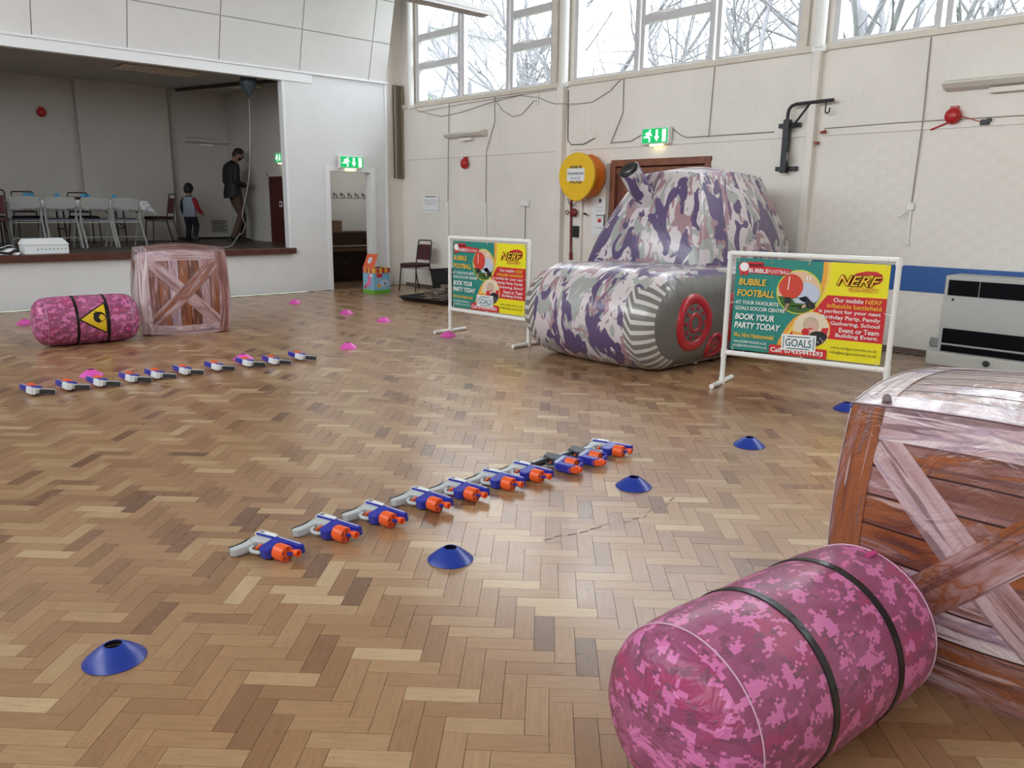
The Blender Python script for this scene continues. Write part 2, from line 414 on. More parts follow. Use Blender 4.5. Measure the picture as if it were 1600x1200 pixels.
# ---- stage box
ZS = 0.74
SB, SR = 16.3, 7.05
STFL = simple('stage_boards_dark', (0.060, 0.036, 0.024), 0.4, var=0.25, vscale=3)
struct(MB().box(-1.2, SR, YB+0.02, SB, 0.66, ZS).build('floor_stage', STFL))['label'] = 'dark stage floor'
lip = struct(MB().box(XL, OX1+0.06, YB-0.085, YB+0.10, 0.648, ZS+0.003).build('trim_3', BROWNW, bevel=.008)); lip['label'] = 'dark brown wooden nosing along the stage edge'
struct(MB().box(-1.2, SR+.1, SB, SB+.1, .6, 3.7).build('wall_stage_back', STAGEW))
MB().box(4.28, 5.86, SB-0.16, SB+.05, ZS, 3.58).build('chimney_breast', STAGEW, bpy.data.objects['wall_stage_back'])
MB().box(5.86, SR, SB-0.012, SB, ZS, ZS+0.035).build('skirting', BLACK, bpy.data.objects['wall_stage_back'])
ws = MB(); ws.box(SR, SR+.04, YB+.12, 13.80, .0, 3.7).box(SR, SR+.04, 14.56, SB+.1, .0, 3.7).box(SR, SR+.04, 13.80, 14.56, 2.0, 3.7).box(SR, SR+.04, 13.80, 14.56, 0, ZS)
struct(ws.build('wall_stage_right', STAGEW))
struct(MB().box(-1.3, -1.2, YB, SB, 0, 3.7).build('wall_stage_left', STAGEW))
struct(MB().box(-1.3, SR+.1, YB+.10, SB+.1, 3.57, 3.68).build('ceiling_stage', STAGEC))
d1 = thing('door_1', 'dark red door in the side wall of the stage', None, (SR+.005, 14.18, ZS), 0, kind='structure')
MB().box(0, .03, -.36, .36, 0, 1.21).build('door_leaf', simple('dark_red_door', (0.07, 0.014, 0.013), 0.45), d1)
MB().box(-.012, .035, .36, .40, 0, 1.26).box(-.012, .035, -.40, -.36, 0, 1.26).box(-.012, .035, -.40, .40, 1.21, 1.28).build('door_frame', STAGEW, d1)
MB().box(-.006, 0, -.14, -.04, .66, .76).build('door_sign', WHITEP, d1)
MB().lathe([(.034, 0), (.034, .003)], 16, rotm('Y', -90, (-.006, -.09, .71))).build('door_sign_disc', INK, d1)
MB().tube([(-.0, .30, .34), (-.05, .30, .34), (-.05, .22, .34)], .009, 6).build('door_handle', M('chrome', (.6, .6, .62), .2, 1.0), d1)
# ---- side room behind the doorway
RX, RYB = 9.6, 14.45
SIDEW = simple('side_room_paint', (0.50, 0.50, 0.49), 0.7)
lampt = thing('globe_lamp', 'round ceiling lamp in the room behind the doorway', 'lamp', (8.75, 13.3, 2.5))
MB().lathe([(.02, 0), (.02, -.06), (.06, -.07), (.10, -.12), (.10, -.18), (.06, -.23), (.001, -.245)], 20, cap=False).build('lamp_globe', simple('lit_globe', (.8, .8, .75), .4, emit=(1, .95, .85), estr=.5), lampt, smooth=60)
ll = bpy.data.lights.new('globe_light', 'POINT'); ll.energy = 1.7; ll.color = (1, .97, .92); ll.shadow_soft_size = .1
lo = bpy.data.objects.new('globe_light', ll); COL.objects.link(lo); lo.location = (8.75, 13.3, 2.2)
struct(MB().box(SR+.04, RX, RYB, RYB+.1, 0, 2.6).build('wall_side_room', SIDEW))
struct(MB().box(RX, RX+.1, YB+.12, RYB+.1, 0, 2.6).build('wall_side_room_end', SIDEW))
struct(MB().box(SR+.02, RX+.1, YB+.12, RYB+.1, 2.5, 2.6).build('ceiling_side_room', SIDEW))
struct(MB().box(SR+.02, RX+.1, YB-.1, RYB+.1, -.1, -.004).build('floor_side_room', simple('side_room_floor', (0.16, 0.09, 0.05), 0.35, var=.2)))
struct(MB().box(8.27, RX+.1, YB+.10, YB+.16, 0, 2.6).build('wall_side_room_front', SIDEW))
# ---- right wall trims
def trim(n, b, mat, label, bevel=.003): o = struct(b.build('trim_%d' % n, mat, bevel=bevel)); o['label'] = label; return o
trim(4, MB().box(XR-.016, XR+.01, 0.0, 4.40, .645, .905), simple('blue_wall_band', (0.020, 0.10, 0.34), .4, var=.1, vscale=3), 'blue painted band low on the right wall')
trim(5, MB().box(XR-.018, XR+.01, 4.60, 8.24, 2.25, 2.305).box(XR-.018, XR+.01, 8.46, YB-.02, 2.25, 2.305).box(XR-.018, XR+.01, YF, 4.42, 2.25, 2.305), CREAM, 'cream horizontal cable rail along the right wall')
trim(6, MB().box(XR-.035, XR+.18, YF, YB, SILL-.09, SILL-.02), FRAMEC, 'cream window sill ledge along the right wall', .008)
def pilaster(n, y0, y1, label):
    trim(n, MB().box(XR-.10, XR+.02, y0, y1, 0, SILL-.09), CREAM, label, .01)
pilaster(7, 8.31, 8.43, 'slim cream pier on the right wall beside the hose reel')
pilaster(8, 4.48, 4.57, 'slim cream pier on the right wall right of the tank')
pilaster(9, 0.70, 0.80, 'slim cream pier on the right wall out by the heater')
trim(10, MB().box(XR-.012, XR+.01, 0.0, 4.48, 0, .05).box(XR-.012, XR+.01, 8.43, YB, 0, .05), simple('dark_skirting', (.16, .10, .07), .5), 'thin dark skirting along the right wall')
# ---- windows
wn = [0]
WINF = simple('window_frame_paint', (0.56, 0.55, 0.575), 0.4)
def win(y0, y1, bars=(), x=XR+0.06, fr=0.062, casement=None, label='', vis=True):
    wn[0] += 1
    t = thing('window_%d' % wn[0], label or 'tall fixed window pane with white frame', None, (x, (y0+y1)/2, SILL-.02), 0, kind='structure')
    hw = (y1-y0)/2; H = WTOP-SILL+.02
    MB().box(-.04, .04, -hw, -hw+fr, 0, H).box(-.04, .04, hw-fr, hw, 0, H).box(-.04, .04, -hw+fr, hw-fr, 0, fr*.6).box(-.04, .04, -hw+fr, hw-fr, H-fr, H).build('frame', WINF, t, bevel=.005)
    zs = [fr*.6]+[z-SILL+.02 for z in bars]+[H-fr]
    for z in zs[1:-1]: MB().box(-.045, .045, -hw+fr, hw-fr, z-.052, z+.052).build('transom', WINF, t, bevel=.012)
    for a, b in zip(zs, zs[1:]):
        lo = a+(.05 if a != zs[0] else 0); hi = b-(.05 if b != zs[-1] else 0)
        MB().box(.0, .006, -hw+fr, hw-fr, lo, hi).build('pane', GLASS, t)
    for z in ([zs[1]] if casement else []):
        MB().tube([(-.05, hw-.12, z+.05), (-.07, hw-.45, z+.055), (-.055, hw-.55, z+.05)], .010, 6).build('stay_arm', WHITEP, t)
    return t
win(10.78, 11.98, (3.80, 4.27), casement=1, label='window with two transoms nearest the stage corner')
win(9.60, 10.74, (), label='tall single pane window left of the hanging light end')
win(8.63, 9.56, (3.80, 4.27), casement=1, label='window with two transoms above the red wall bell')
win(7.08, 8.22, (), label='tall window pane above the hose reel')
win(5.93, 7.04, (3.83, 4.3), casement=1, label='transomed window above the green exit sign')
win(4.78, 5.89, (), label='tall window pane above the inflatable tank')
win(3.33, 4.42, (), label='tall window pane right of the black wall bracket')
win(2.22, 3.29, (3.83, 4.3), casement=1, label='window above the wall uplighter at the right edge')
win(0.92, 2.18, ())
win(-2.9, 0.6, (3.83,))
for a, b in BAYS: win(a, b, (4.1,), x=XL-.06)
trim(11, MB().box(XR-.02, XR+.02, 8.53, 8.63, SILL-.02, WTOP).box(XR-.02, XR+.02, 4.69, 4.78, SILL-.02, WTOP), FRAMEC, 'beige timber post between the window bays')
for k, (yy, lb) in enumerate(((8.33, 'white downpipe casing between window bays above the hose reel'), (4.52, 'white downpipe casing between window bays right of the tank'), (12.06, 'white pipe casing in the corner beside the windows'))):
    trim(12+k, MB().tube([(XR-.05, yy, SILL-.06), (XR-.05, yy, ZC)], .055, 12).box(XR-.075, XR+.0, yy-.075, yy+.075, SILL-.10, SILL-.04), WHITEP, lb, 0)

# ================================================================ INFLATABLES
def wrinkle(nt, p, vec, strength=0.25, scale=7.0, fine=40.0):
    a = noise(nt, vec, scale, 3, 0.55, 0.8); b = noise(nt, vec, fine, 2, 0.5, 0.3)
    bump(nt, p, mth(nt, 'MULTIPLY_ADD', b, 0.18, a), strength, 0.02)
def vinyl(p, rough=0.2, coat=.3):
    p.inputs['Roughness'].default_value = rough; p.inputs['Coat Weight'].default_value = coat; p.inputs['Coat Roughness'].default_value = 0.07
def camo_mat():
    m, nt, p = newmat('camouflage_vinyl'); tc = nd(nt, 'ShaderNodeTexCoord')
    uv = nd(nt, 'ShaderNodeUVMap'); uv.uv_map = 'UVMap'
    def layer(scl, loc, thr, dist=1.2):
        v = mapping(nt, uv.outputs[0], scl, loc, (0, 0, R(18)))
        n = noise(nt, v, 1.0, 2.2, 0.5, dist)
        return mth(nt, 'MULTIPLY', mth(nt, 'SUBTRACT', n, thr), 120.0, clamp=True)
    c = mixc(nt, layer((3.4, 6.2, 1), (3, 1, 0), .525), (0.64, 0.575, 0.60), (0.37, 0.385, 0.375))
    c = mixc(nt, layer((3.5, 6.4, 1), (9, 4, 0), .56), c, (0.37, 0.225, 0.26))
    c = mixc(nt, layer((2.9, 5.6, 1), (17, 8, 0), .53), c, (0.115, 0.078, 0.180))
    nt.links.new(c, p.inputs['Base Color']); vinyl(p, 0.33, .16); wrinkle(nt, p, tc.outputs['Object'], 0.4, 5, 26); return m
CAMO = camo_mat()
def tread_mat():
    m, nt, p = newmat('track_print_vinyl'); tc = nd(nt, 'ShaderNodeTexCoord'); uv = nd(nt, 'ShaderNodeUVMap'); uv.uv_map = 'UVMap'
    sp = nd(nt, 'ShaderNodeSeparateXYZ'); nt.links.new(uv.outputs[0], sp.inputs[0])
    ay = mth(nt, 'ABSOLUTE', sp.outputs[1]); sl = mth(nt, 'MAXIMUM', mth(nt, 'SUBTRACT', 0.64, ay), 0.0)
    ph = mth(nt, 'FRACT', mth(nt, 'MULTIPLY', mth(nt, 'SUBTRACT', sp.outputs[0], mth(nt, 'MULTIPLY', sl, 1.5)), 10.4))
    f = mth(nt, 'GREATER_THAN', ph, 0.58)
    nt.links.new(mixc(nt, f, (0.19, 0.18, 0.17), (0.62, 0.60, 0.585)), p.inputs['Base Color']); vinyl(p, .3); wrinkle(nt, p, tc.outputs['Object'], .35, 8, 40); return m
TREAD = tread_mat()
def side_mat():
    m, nt, p = newmat('tank_side_vinyl'); tc = nd(nt, 'ShaderNodeTexCoord')
    p.inputs['Base Color'].default_value = (0.135, 0.13, 0.12, 1); vinyl(p, .27)
    v = mapping(nt, tc.outputs['Object'], (26, 3, 3.5)); n = noise(nt, v, 1.0, 3, .6, .6); bump(nt, p, n, .75, .03); return m
TSIDE = side_mat()
tank = thing('inflatable_tank', 'large inflatable tank in purple and grey camouflage with red wheels', 'inflatable', (6.80, 4.99, 0))
HL, HH, WD = 1.42, 0.455, 0.86
def stadium(d, n=112):
    """profile inset by d: list of (x,z,arclen)"""
    ra = HH-d; cx = HL-HH; out = []
    per = 2*PI*HH+4*cx; 
    for k in range(n):
        s = per*k/n
        # start at the middle of the underside, run to the front (-x) and up
        if s < cx: x, z = -s, HH-ra
        elif s < cx+PI*HH:
            a = (s-cx)/HH; x, z = -cx-ra*math.sin(a), HH-ra*math.cos(a)
        elif s < 3*cx+PI*HH: x, z = -cx+(s-cx-PI*HH), HH+ra
        elif s < 3*cx+2*PI*HH:
            a = (s-3*cx-PI*HH)/HH; x, z = cx+ra*math.sin(a), HH+ra*math.cos(a)
        else: x, z = cx-(s-3*cx-2*PI*HH), HH-ra
        # belly lifts off slightly towards the ends, top swells
        out.append((x, z, s))
    return out, per
def cap_y(d, er=.27):
    if d < er: return WD-er+math.sqrt(max(0, er*er-(er-d)**2))
    return WD+.02*(1-((HH-d)/(HH-er))**2)
rings = []
CD = (.445, .41, .36, .31, .27, .23, .19, .155, .12, .09, .062, .038, .018, .006)
for d in CD: rings.append((-cap_y(d), d))
for y in (-.60, -.56, -.45, -.3, -.15, 0, .15, .3, .45, .56, .60): rings.append((y, -0.02*(1-(y/.6)**2)))
for d in CD[::-1]: rings.append((cap_y(d), d))
NS = 112; vs = []; meta = []
for (y, d) in rings:
    st, per = stadium(d, NS)
    for (x, z, s) in st:
        if d < 0: z = max(z, 0.002)
        vs.append((x, y, z))
b = MB(); fs, uvs, mis = [], [], []
for i in range(len(rings)-1):
    for k in range(NS):
        k2 = (k+1) % NS; f = (i*NS+k, i*NS+k2, (i+1)*NS+k2, (i+1)*NS+k); fs.append(f)
        s0 = per*k/NS; s1 = per*(k+1)/NS; y0, y1 = rings[i][0], rings[i+1][0]
        uvs.append([(s0, y0), (s1, y0), (s1, y1), (s0, y1)])
        x, z = vs[f[0]][0], vs[f[0]][2]
        ym = (abs(y0)+abs(y1))/2; dm = max(rings[i][1], rings[i+1][1])
        front = x < -(HL-HH)-0.02 and z < .76 or x > (HL-HH)+.02 and z < .76 or z < .05
        if dm > .125: mis.append(2)
        elif ym > .58 and front: mis.append(1)
        elif dm > .07 and not front: mis.append(2)
        else: mis.append(0)
b.add(vs, fs, 0, uvs)
for k, mi in enumerate(mis): b.mi[k] = mi
b.add([vs[k] for k in range(NS)], [tuple(range(NS))], 2, [[(0, 0)]*NS]); b.add([vs[(len(rings)-1)*NS+k] for k in range(NS)], [tuple(range(NS-1, -1, -1))], 2, [[(0, 0)]*NS])
b.build('hull', [CAMO, TREAD, TSIDE], tank, smooth=180)
# wheels on both flanks
WRED = simple('red_wheel_vinyl', (0.42, 0.012, 0.025), .3, var=.2, vscale=9, bmp=.3, bscale=12)
WGREY = simple('wheel_grey_vinyl', (0.11, 0.105, 0.10), .35)
def hull_d(x, z): return HH-math.hypot(max(0, abs(x)-(HL-HH)), z-HH)
def wheel(x, z, r, side):
    def ring(prof, n, name, mat, parent, cx=0, cz=0, sm=180):
        """revolved disc laid onto the bulging flank"""
        vs, fs = [], []
        for (rr, hh) in prof:
            for k in range(n):
                a = 2*PI*k/n; px, pz = x+cx+rr*math.cos(a), z+cz+rr*math.sin(a)
                vs.append((px, side*(cap_y(max(0.004, min(.45, hull_d(px, pz))))+hh-.006), pz))
        for i in range(len(prof)-1):
            for k in range(n): k2 = (k+1) % n; f = (i*n+k, i*n+k2, (i+1)*n+k2, (i+1)*n+k); fs.append(f if side < 0 else f[::-1])
        return MB().add(vs, fs).build(name, mat, parent, smooth=sm)
    g = ring([(r, .0), (r*.96, .022), (r*.87, .032), (r*.75, .028), (r*.66, .014), (r*.62, .0)], 44, 'wheel', WRED, tank)
    ring([(r*.72, .006), (r*.5, .012), (r*.2, .013), (.001, .013)], 36, 'hub', WGREY, g)
    ring([(r*.36, .012), (r*.33, .022), (r*.25, .022), (r*.22, .012)], 28, 'hub_ring', WRED, g)
    for k in range(10):
        a = 2*PI*k/10; ring([(r*.062, .010), (r*.058, .021), (.001, .022)], 10, 'wheel_stud', WRED, g, r*.52*math.cos(a), r*.52*math.sin(a), 60)
for side in (-1, 1):
    for x in (-.80, -.06, .68): wheel(x, .45, .265, side)
    for x in (-.43, .31): wheel(x, .20, .13, side)
# turret
def inflate(p, t=.32, k=1.22): return p*(1-t)+p.normalized()*k*t
def cube_faces(n):
    """yields per face (origin axes) grid of unit cube points"""
    for ax in range(3):
        for sg in (-1, 1):
            yield ax, sg
def face_pt(ax, sg, u, v):
    a = [0, 0, 0]; a[ax] = sg
    o1, o2 = (1, 2) if ax == 0 else ((0, 2) if ax == 1 else (0, 1))
    a[o1] = u; a[o2] = v; return Vector(a)
def cube_mesh(fn, n, uvscale=1.0, name='skin', flip=False):
    b = MB(); index = {}
    vs, fs, uvs = [], [], []
    for ax, sg in cube_faces(n):
        for i in range(n):
            for j in range(n):
                q = []; uvq = []
                for (a, c) in ((i, j), (i+1, j), (i+1, j+1), (i, j+1)):
                    u, v = -1+2*a/n, -1+2*c/n; p = face_pt(ax, sg, u, v); key = tuple(round(x*n) for x in p)
                    if key not in index: index[key] = len(vs); vs.append(fn(p))
                    q.append(index[key]); uvq.append((v*uvscale+ax*3, u*uvscale+sg))
                o = (ax == 0 and sg > 0) or (ax == 1 and sg < 0) or (ax == 2 and sg > 0)
                if not o: q = q[::-1]; uvq = uvq[::-1]
                fs.append(tuple(q)); uvs.append(uvq)
    b.add(vs, fs, 0, uvs); return b
def turret_fn(p):
    q = inflate(p, .34, 1.24); t = max(0, min(1.1, (q.z+.90)/1.90))
    x0 = -.28+(.08-.28+.25)*0; lo = lambda a, c: a+(c-a)*t
    xa, xb = lo(-.34, .02), lo(1.52, 1.16); ya, yb = lo(-.58, -.26), lo(.93, .47)
    return Vector(((xa+xb)/2+q.x*(xb-xa)/2*1.06, (ya+yb)/2+q.y*(yb-ya)/2*1.06, .86+t*.985))
cube_mesh(turret_fn, 20, .52).build('turret', CAMO, tank, smooth=180)
gb, gm = Vector((-.02, .25, 1.40)), Vector((-.42, .27, 1.83)); gd = (gm-gb).normalized()
gg = MB(); n = 28; L = (gm-gb).length; pts = [gb+gd*(L*k/8) for k in range(9)]
u = gd.orthogonal().normalized(); bt = gd.cross(u); vs, fs, uvs = [], [], []
for i, p in enumerate(pts):
    rr = .108+(.004 if i in (0, 8) else 0)*(-1)
    for k in range(n+1): a = 2*PI*k/n; vs.append(p+rr*(math.cos(a)*u+math.sin(a)*bt))
for i in range(8):
    for k in range(n): fs.append((i*(n+1)+k, i*(n+1)+k+1, (i+1)*(n+1)+k+1, (i+1)*(n+1)+k)); uvs.append([(i*.075, k*.026), (i*.075, k*.026+.026), (i*.075+.075, k*.026+.026), (i*.075+.075, k*.026)])
gg.add(vs, fs, 0, uvs).build('gun_tube', CAMO, tank, smooth=180)
q = gd.to_track_quat('Z', 'Y').to_matrix().to_4x4()
MB().lathe([(.104, -.02), (.107, .0), (.095, .012), (.06, .004), (.001, .0)], 24, Matrix.Translation(gm) @ q, cap=False).build('muzzle_cap', simple('black_vinyl', (.008, .008, .009), .25, bmp=.4, bscale=14), tank, smooth=180)
MB().box(-.5, -.46, -.70, -.66, .012, .045).build('valve_tab', WHITEP, tank)

# ---- crates
def plank_mat(name, hue):
    m, nt, p = newmat(name); oi = nd(nt, 'ShaderNodeObjectInfo'); uv = nd(nt, 'ShaderNodeUVMap'); uv.uv_map = 'UVMap'
    tc = nd(nt, 'ShaderNodeTexCoord')
    off = nd(nt, 'ShaderNodeCombineXYZ'); nt.links.new(mth(nt, 'MULTIPLY', oi.outputs['Random'], 53.0), off.inputs[0]); nt.links.new(mth(nt, 'MULTIPLY', oi.outputs['Random'], 19.0), off.inputs[1])
    va = nd(nt, 'ShaderNodeVectorMath'); nt.links.new(uv.outputs[0], va.inputs[0]); nt.links.new(off.outputs[0], va.inputs[1])
    g = noise(nt, mapping(nt, va.outputs[0], (1.5, 8.5, 1)), 1.0, 2.6, .55, 1.6)
    g = mth(nt, 'MULTIPLY_ADD', mth(nt, 'SUBTRACT', oi.outputs['Random'], .5), .36, g)
    if hue == 0: st = [(0, (.07, .026, .026)), (.30, (.20, .075, .055)), (.37, (.22, .095, .085)), (.43, (.33, .165, .165)), (.50, (.36, .20, .215)), (.515, (.44, .27, .29)), (.58, (.47, .31, .34)), (.60, (.31, .205, .27)), (.66, (.40, .29, .36)), (.675, (.56, .42, .45)), (.80, (.66, .55, .57))]
    elif hue == 2: st = [(0, (.16, .075, .075)), (.32, (.30, .16, .16)), (.40, (.42, .25, .26)), (.48, (.50, .34, .355)), (.56, (.56, .41, .43)), (.575, (.40, .27, .33)), (.64, (.47, .35, .40)), (.655, (.66, .53, .55)), (.80, (.74, .64, .655))]
    else: st = [(0, (.06, .020, .018)), (.30, (.15, .048, .030)), (.38, (.24, .070, .030)), (.47, (.31, .095, .035)), (.49, (.20, .075, .055)), (.57, (.33, .17, .16)), (.59, (.26, .085, .04)), (.70, (.42, .25, .26)), (.80, (.52, .38, .4))]
    c = ramp(nt, g, st, 'LINEAR')
    # fine dark grain lines
    g2 = noise(nt, mapping(nt, va.outputs[0], (1.6, 34, 1)), 1.0, 1.5, .5, 1.0)
    c = mixc(nt, ramp(nt, g2, [(.60, (0,)*3), (.63, (.6,)*3)]), c, (.10, .04, .045))
    g3 = noise(nt, mapping(nt, va.outputs[0], (2.0, 40, 1), (5, 9, 0)), 1.0, 1.5, .5, .8)
    c = mixc(nt, ramp(nt, g3, [(.66, (0,)*3), (.69, (.5,)*3)]), c, (.66, .54, .56))
    nt.links.new(c, p.inputs['Base Color']); vinyl(p, .22, .5)
    # crinkled film: sharp creases in patches
    cr_ = noise(nt, tc.outputs['Object'], 6.5, 4, .6, 1.8); rid = mth(nt, 'ABSOLUTE', mth(nt, 'SUBTRACT', cr_, .5))
    bump(nt, p, mth(nt, 'MULTIPLY_ADD', noise(nt, tc.outputs['Object'], 3, 2, .5), .6, mth(nt, 'MULTIPLY', rid, 1.4)), .38, .03); return m
PLK = [plank_mat('printed_mauve_plank', 0), plank_mat('printed_brown_plank', 1), plank_mat('printed_pale_plank', 2)]
SKIN = simple('crate_print_gap', (.045, .018, .018), .25, coat=.3, bmp=.2, bscale=9)
def make_crate(label, loc, rz, horiz, seed, S=.472):
    t = thing('inflatable_crate', label, 'inflatable', loc, rz, 'inflatable wooden-print crates')
    zmin = -.945*S; r = random.Random(seed)
    def fn(p, off=0.0):
        q = inflate(p, .30, 1.22); v = q*S
        if off: v = v+q.normalized()*off
        v.z = max(v.z, zmin+ (0 if not off else -.0)) - zmin
        return v
    cube_mesh(fn, 22).build('skin', SKIN, t, smooth=180)
    def patch(ax, sg, P0, P1, hw, off, mi, nl=16, nw=4, clampv=None, name='printed_plank'):
        vs, fs, uvs = [], [], []; d = Vector(P1)-Vector(P0); L = d.length; d.normalize(); n = Vector((-d.y, d.x))
        flip = not ((ax == 0 and sg > 0) or (ax == 1 and sg < 0) or (ax == 2 and sg > 0))
        for i in range(nl+1):
            for j in range(nw+1):
                c = Vector(P0)+d*(L*i/nl)+n*(hw*(-1+2*j/nw))
                if clampv: c = Vector((max(-clampv, min(clampv, c.x)), max(-clampv, min(clampv, c.y))))
                p = face_pt(ax, sg, c.x, c.y); vs.append(fn(p, off))
        for i in range(nl):
            for j in range(nw):
                f = (i*(nw+1)+j, (i+1)*(nw+1)+j, (i+1)*(nw+1)+j+1, i*(nw+1)+j+1)
                us = [(L*S*a/nl, 2*hw*S*c/nw) for a, c in ((i, j), (i+1, j), (i+1, j+1), (i, j+1))]
                if flip: f = f[::-1]; us = us[::-1]
                fs.append(f); uvs.append(us)
        o = MB().add(vs, fs, 0, uvs).build(name, PLK[mi], t, smooth=180); return o
    for ax, sg in cube_faces(1):
        if ax == 2 and sg < 0: continue
        hz = horiz if ax != 2 else (not horiz)
        nb = 7; w2 = .74/nb
        for k in range(nb):
            c = -.74+w2*(2*k+1)
            if hz: patch(ax, sg, (-.76, c), (.76, c), w2*.93, .002, 1 if r.random() < .55 else 0)
            else: patch(ax, sg, (c, -.76), (c, .76), w2*.93, .002, 1 if r.random() < .55 else 0)
        if ax != 2:
            f_ = -1 if ax == 0 else 1
            patch(ax, sg, (-.72*f_, .72), (.72*f_, -.72), .125, .0035, 2, 20, 4, .735)
            patch(ax, sg, (-.72*f_, -.72), (.72*f_, .72), .135, .005, 1, 20, 4, .735)
        fr_ = lambda: r.choice((2, 2, 0, 1))
        patch(ax, sg, (-.985, -.862), (.985, -.862), .130, .004, fr_(), 20)
        patch(ax, sg, (-.985, .862), (.985, .862), .130, .004, fr_(), 20)
        patch(ax, sg, (-.862, -.985), (-.862, .985), .130, .0055, fr_(), 20)
        patch(ax, sg, (.862, -.985), (.862, .985), .130, .0055, fr_(), 20)
    # welded seams along the upright and top edges
    for (a, c) in ((-1, -1), (1, -1), (1, 1), (-1, 1)):
        MB().tube([fn(Vector((a, c, -.95+1.9*k/16)), .006) for k in range(17)], .0025, 6).build('seam', M('clear_seam', (.45, .34, .37), .2), t, smooth=180)
    for (a, c) in (((-1, -1), (1, -1)), ((1, -1), (1, 1)), ((1, 1), (-1, 1)), ((-1, 1), (-1, -1))):
        MB().tube([fn(Vector((a[0]+(c[0]-a[0])*k/16, a[1]+(c[1]-a[1])*k/16, 1)), .006) for k in range(17)], .0025, 6).build('seam', M('clear_seam', (.45, .34, .37), .2), t, smooth=180)
    return t
cr1 = make_crate('inflatable wooden-print crate standing in front of the stage', (3.44, 9.50, 0), R(-15), False, 5, .495)
cr2 = make_crate('inflatable wooden-print crate close up at the right edge beside the pink barrel', (2.92, .685, 0), R(3), True, 11, .457)
for crt, p in ((cr2, (-.375, .33, .855)), (cr1, (-.44, -.44, .90))):
    MB().tube([p, (p[0]-.035, p[1]-.01, p[2]+.028)], [.017, .013], 10).build('valve', simple('grey_valve', (.20, .15, .16), .35), crt, smooth=60)
# ---- barrels
def pink_mat():
    m, nt, p = newmat('pink_digital_camo_vinyl'); uv = nd(nt, 'ShaderNodeUVMap'); uv.uv_map = 'UVMap'; tc = nd(nt, 'ShaderNodeTexCoord')
    sn = nd(nt, 'ShaderNodeVectorMath', operation='SNAP'); sn.inputs[1].default_value = (.0092, .0068, 1); nt.links.new(uv.outputs[0], sn.inputs[0])
    def lay(sc, loc, thr, det=3.5): return mth(nt, 'GREATER_THAN', noise(nt, mapping(nt, sn.outputs[0], sc, loc), 1, det, .68), thr)
    cl = noise(nt, mapping(nt, uv.outputs[0], (5, 7, 1)), 1, 3, .6)
    c = ramp(nt, cl, [(.35, (.40, .060, .155)), (.5, (.30, .075, .165)), (.65, (.38, .105, .22))])
    c = mixc(nt, lay((17, 20, 1), (4, 2, 0), .56, 5.5), c, (.235, .075, .135))
    c = mixc(nt, lay((15, 18, 1), (11, 5, 0), .54, 6), c, (.66, .185, .42))
    nt.links.new(c, p.inputs['Base Color']); vinyl(p, .34, .06); p.inputs['Specular IOR Level'].default_value = .35
    sp = nd(nt, 'ShaderNodeSeparateXYZ'); nt.links.new(tc.outputs['Object'], sp.inputs[0])
    # puckering of the vinyl around the end seams
    e = mth(nt, 'MULTIPLY', mth(nt, 'SUBTRACT', mth(nt, 'ABSOLUTE', sp.outputs[0]), .36), 9.0, clamp=True)
    pk = noise(nt, mapping(nt, tc.outputs['Object'], (3, 11, 11)), 1, 3, .6, 1.2)
    h = mth(nt, 'ADD', mth(nt, 'MULTIPLY', pk, e), mth(nt, 'MULTIPLY', noise(nt, tc.outputs['Object'], 5, 3, .5), .25))
    bump(nt, p, h, .55, .035); return m
PINK = pink_mat(); TAPE = simple('black_tape', (.007, .007, .008), .25, bmp=.15, bscale=30)
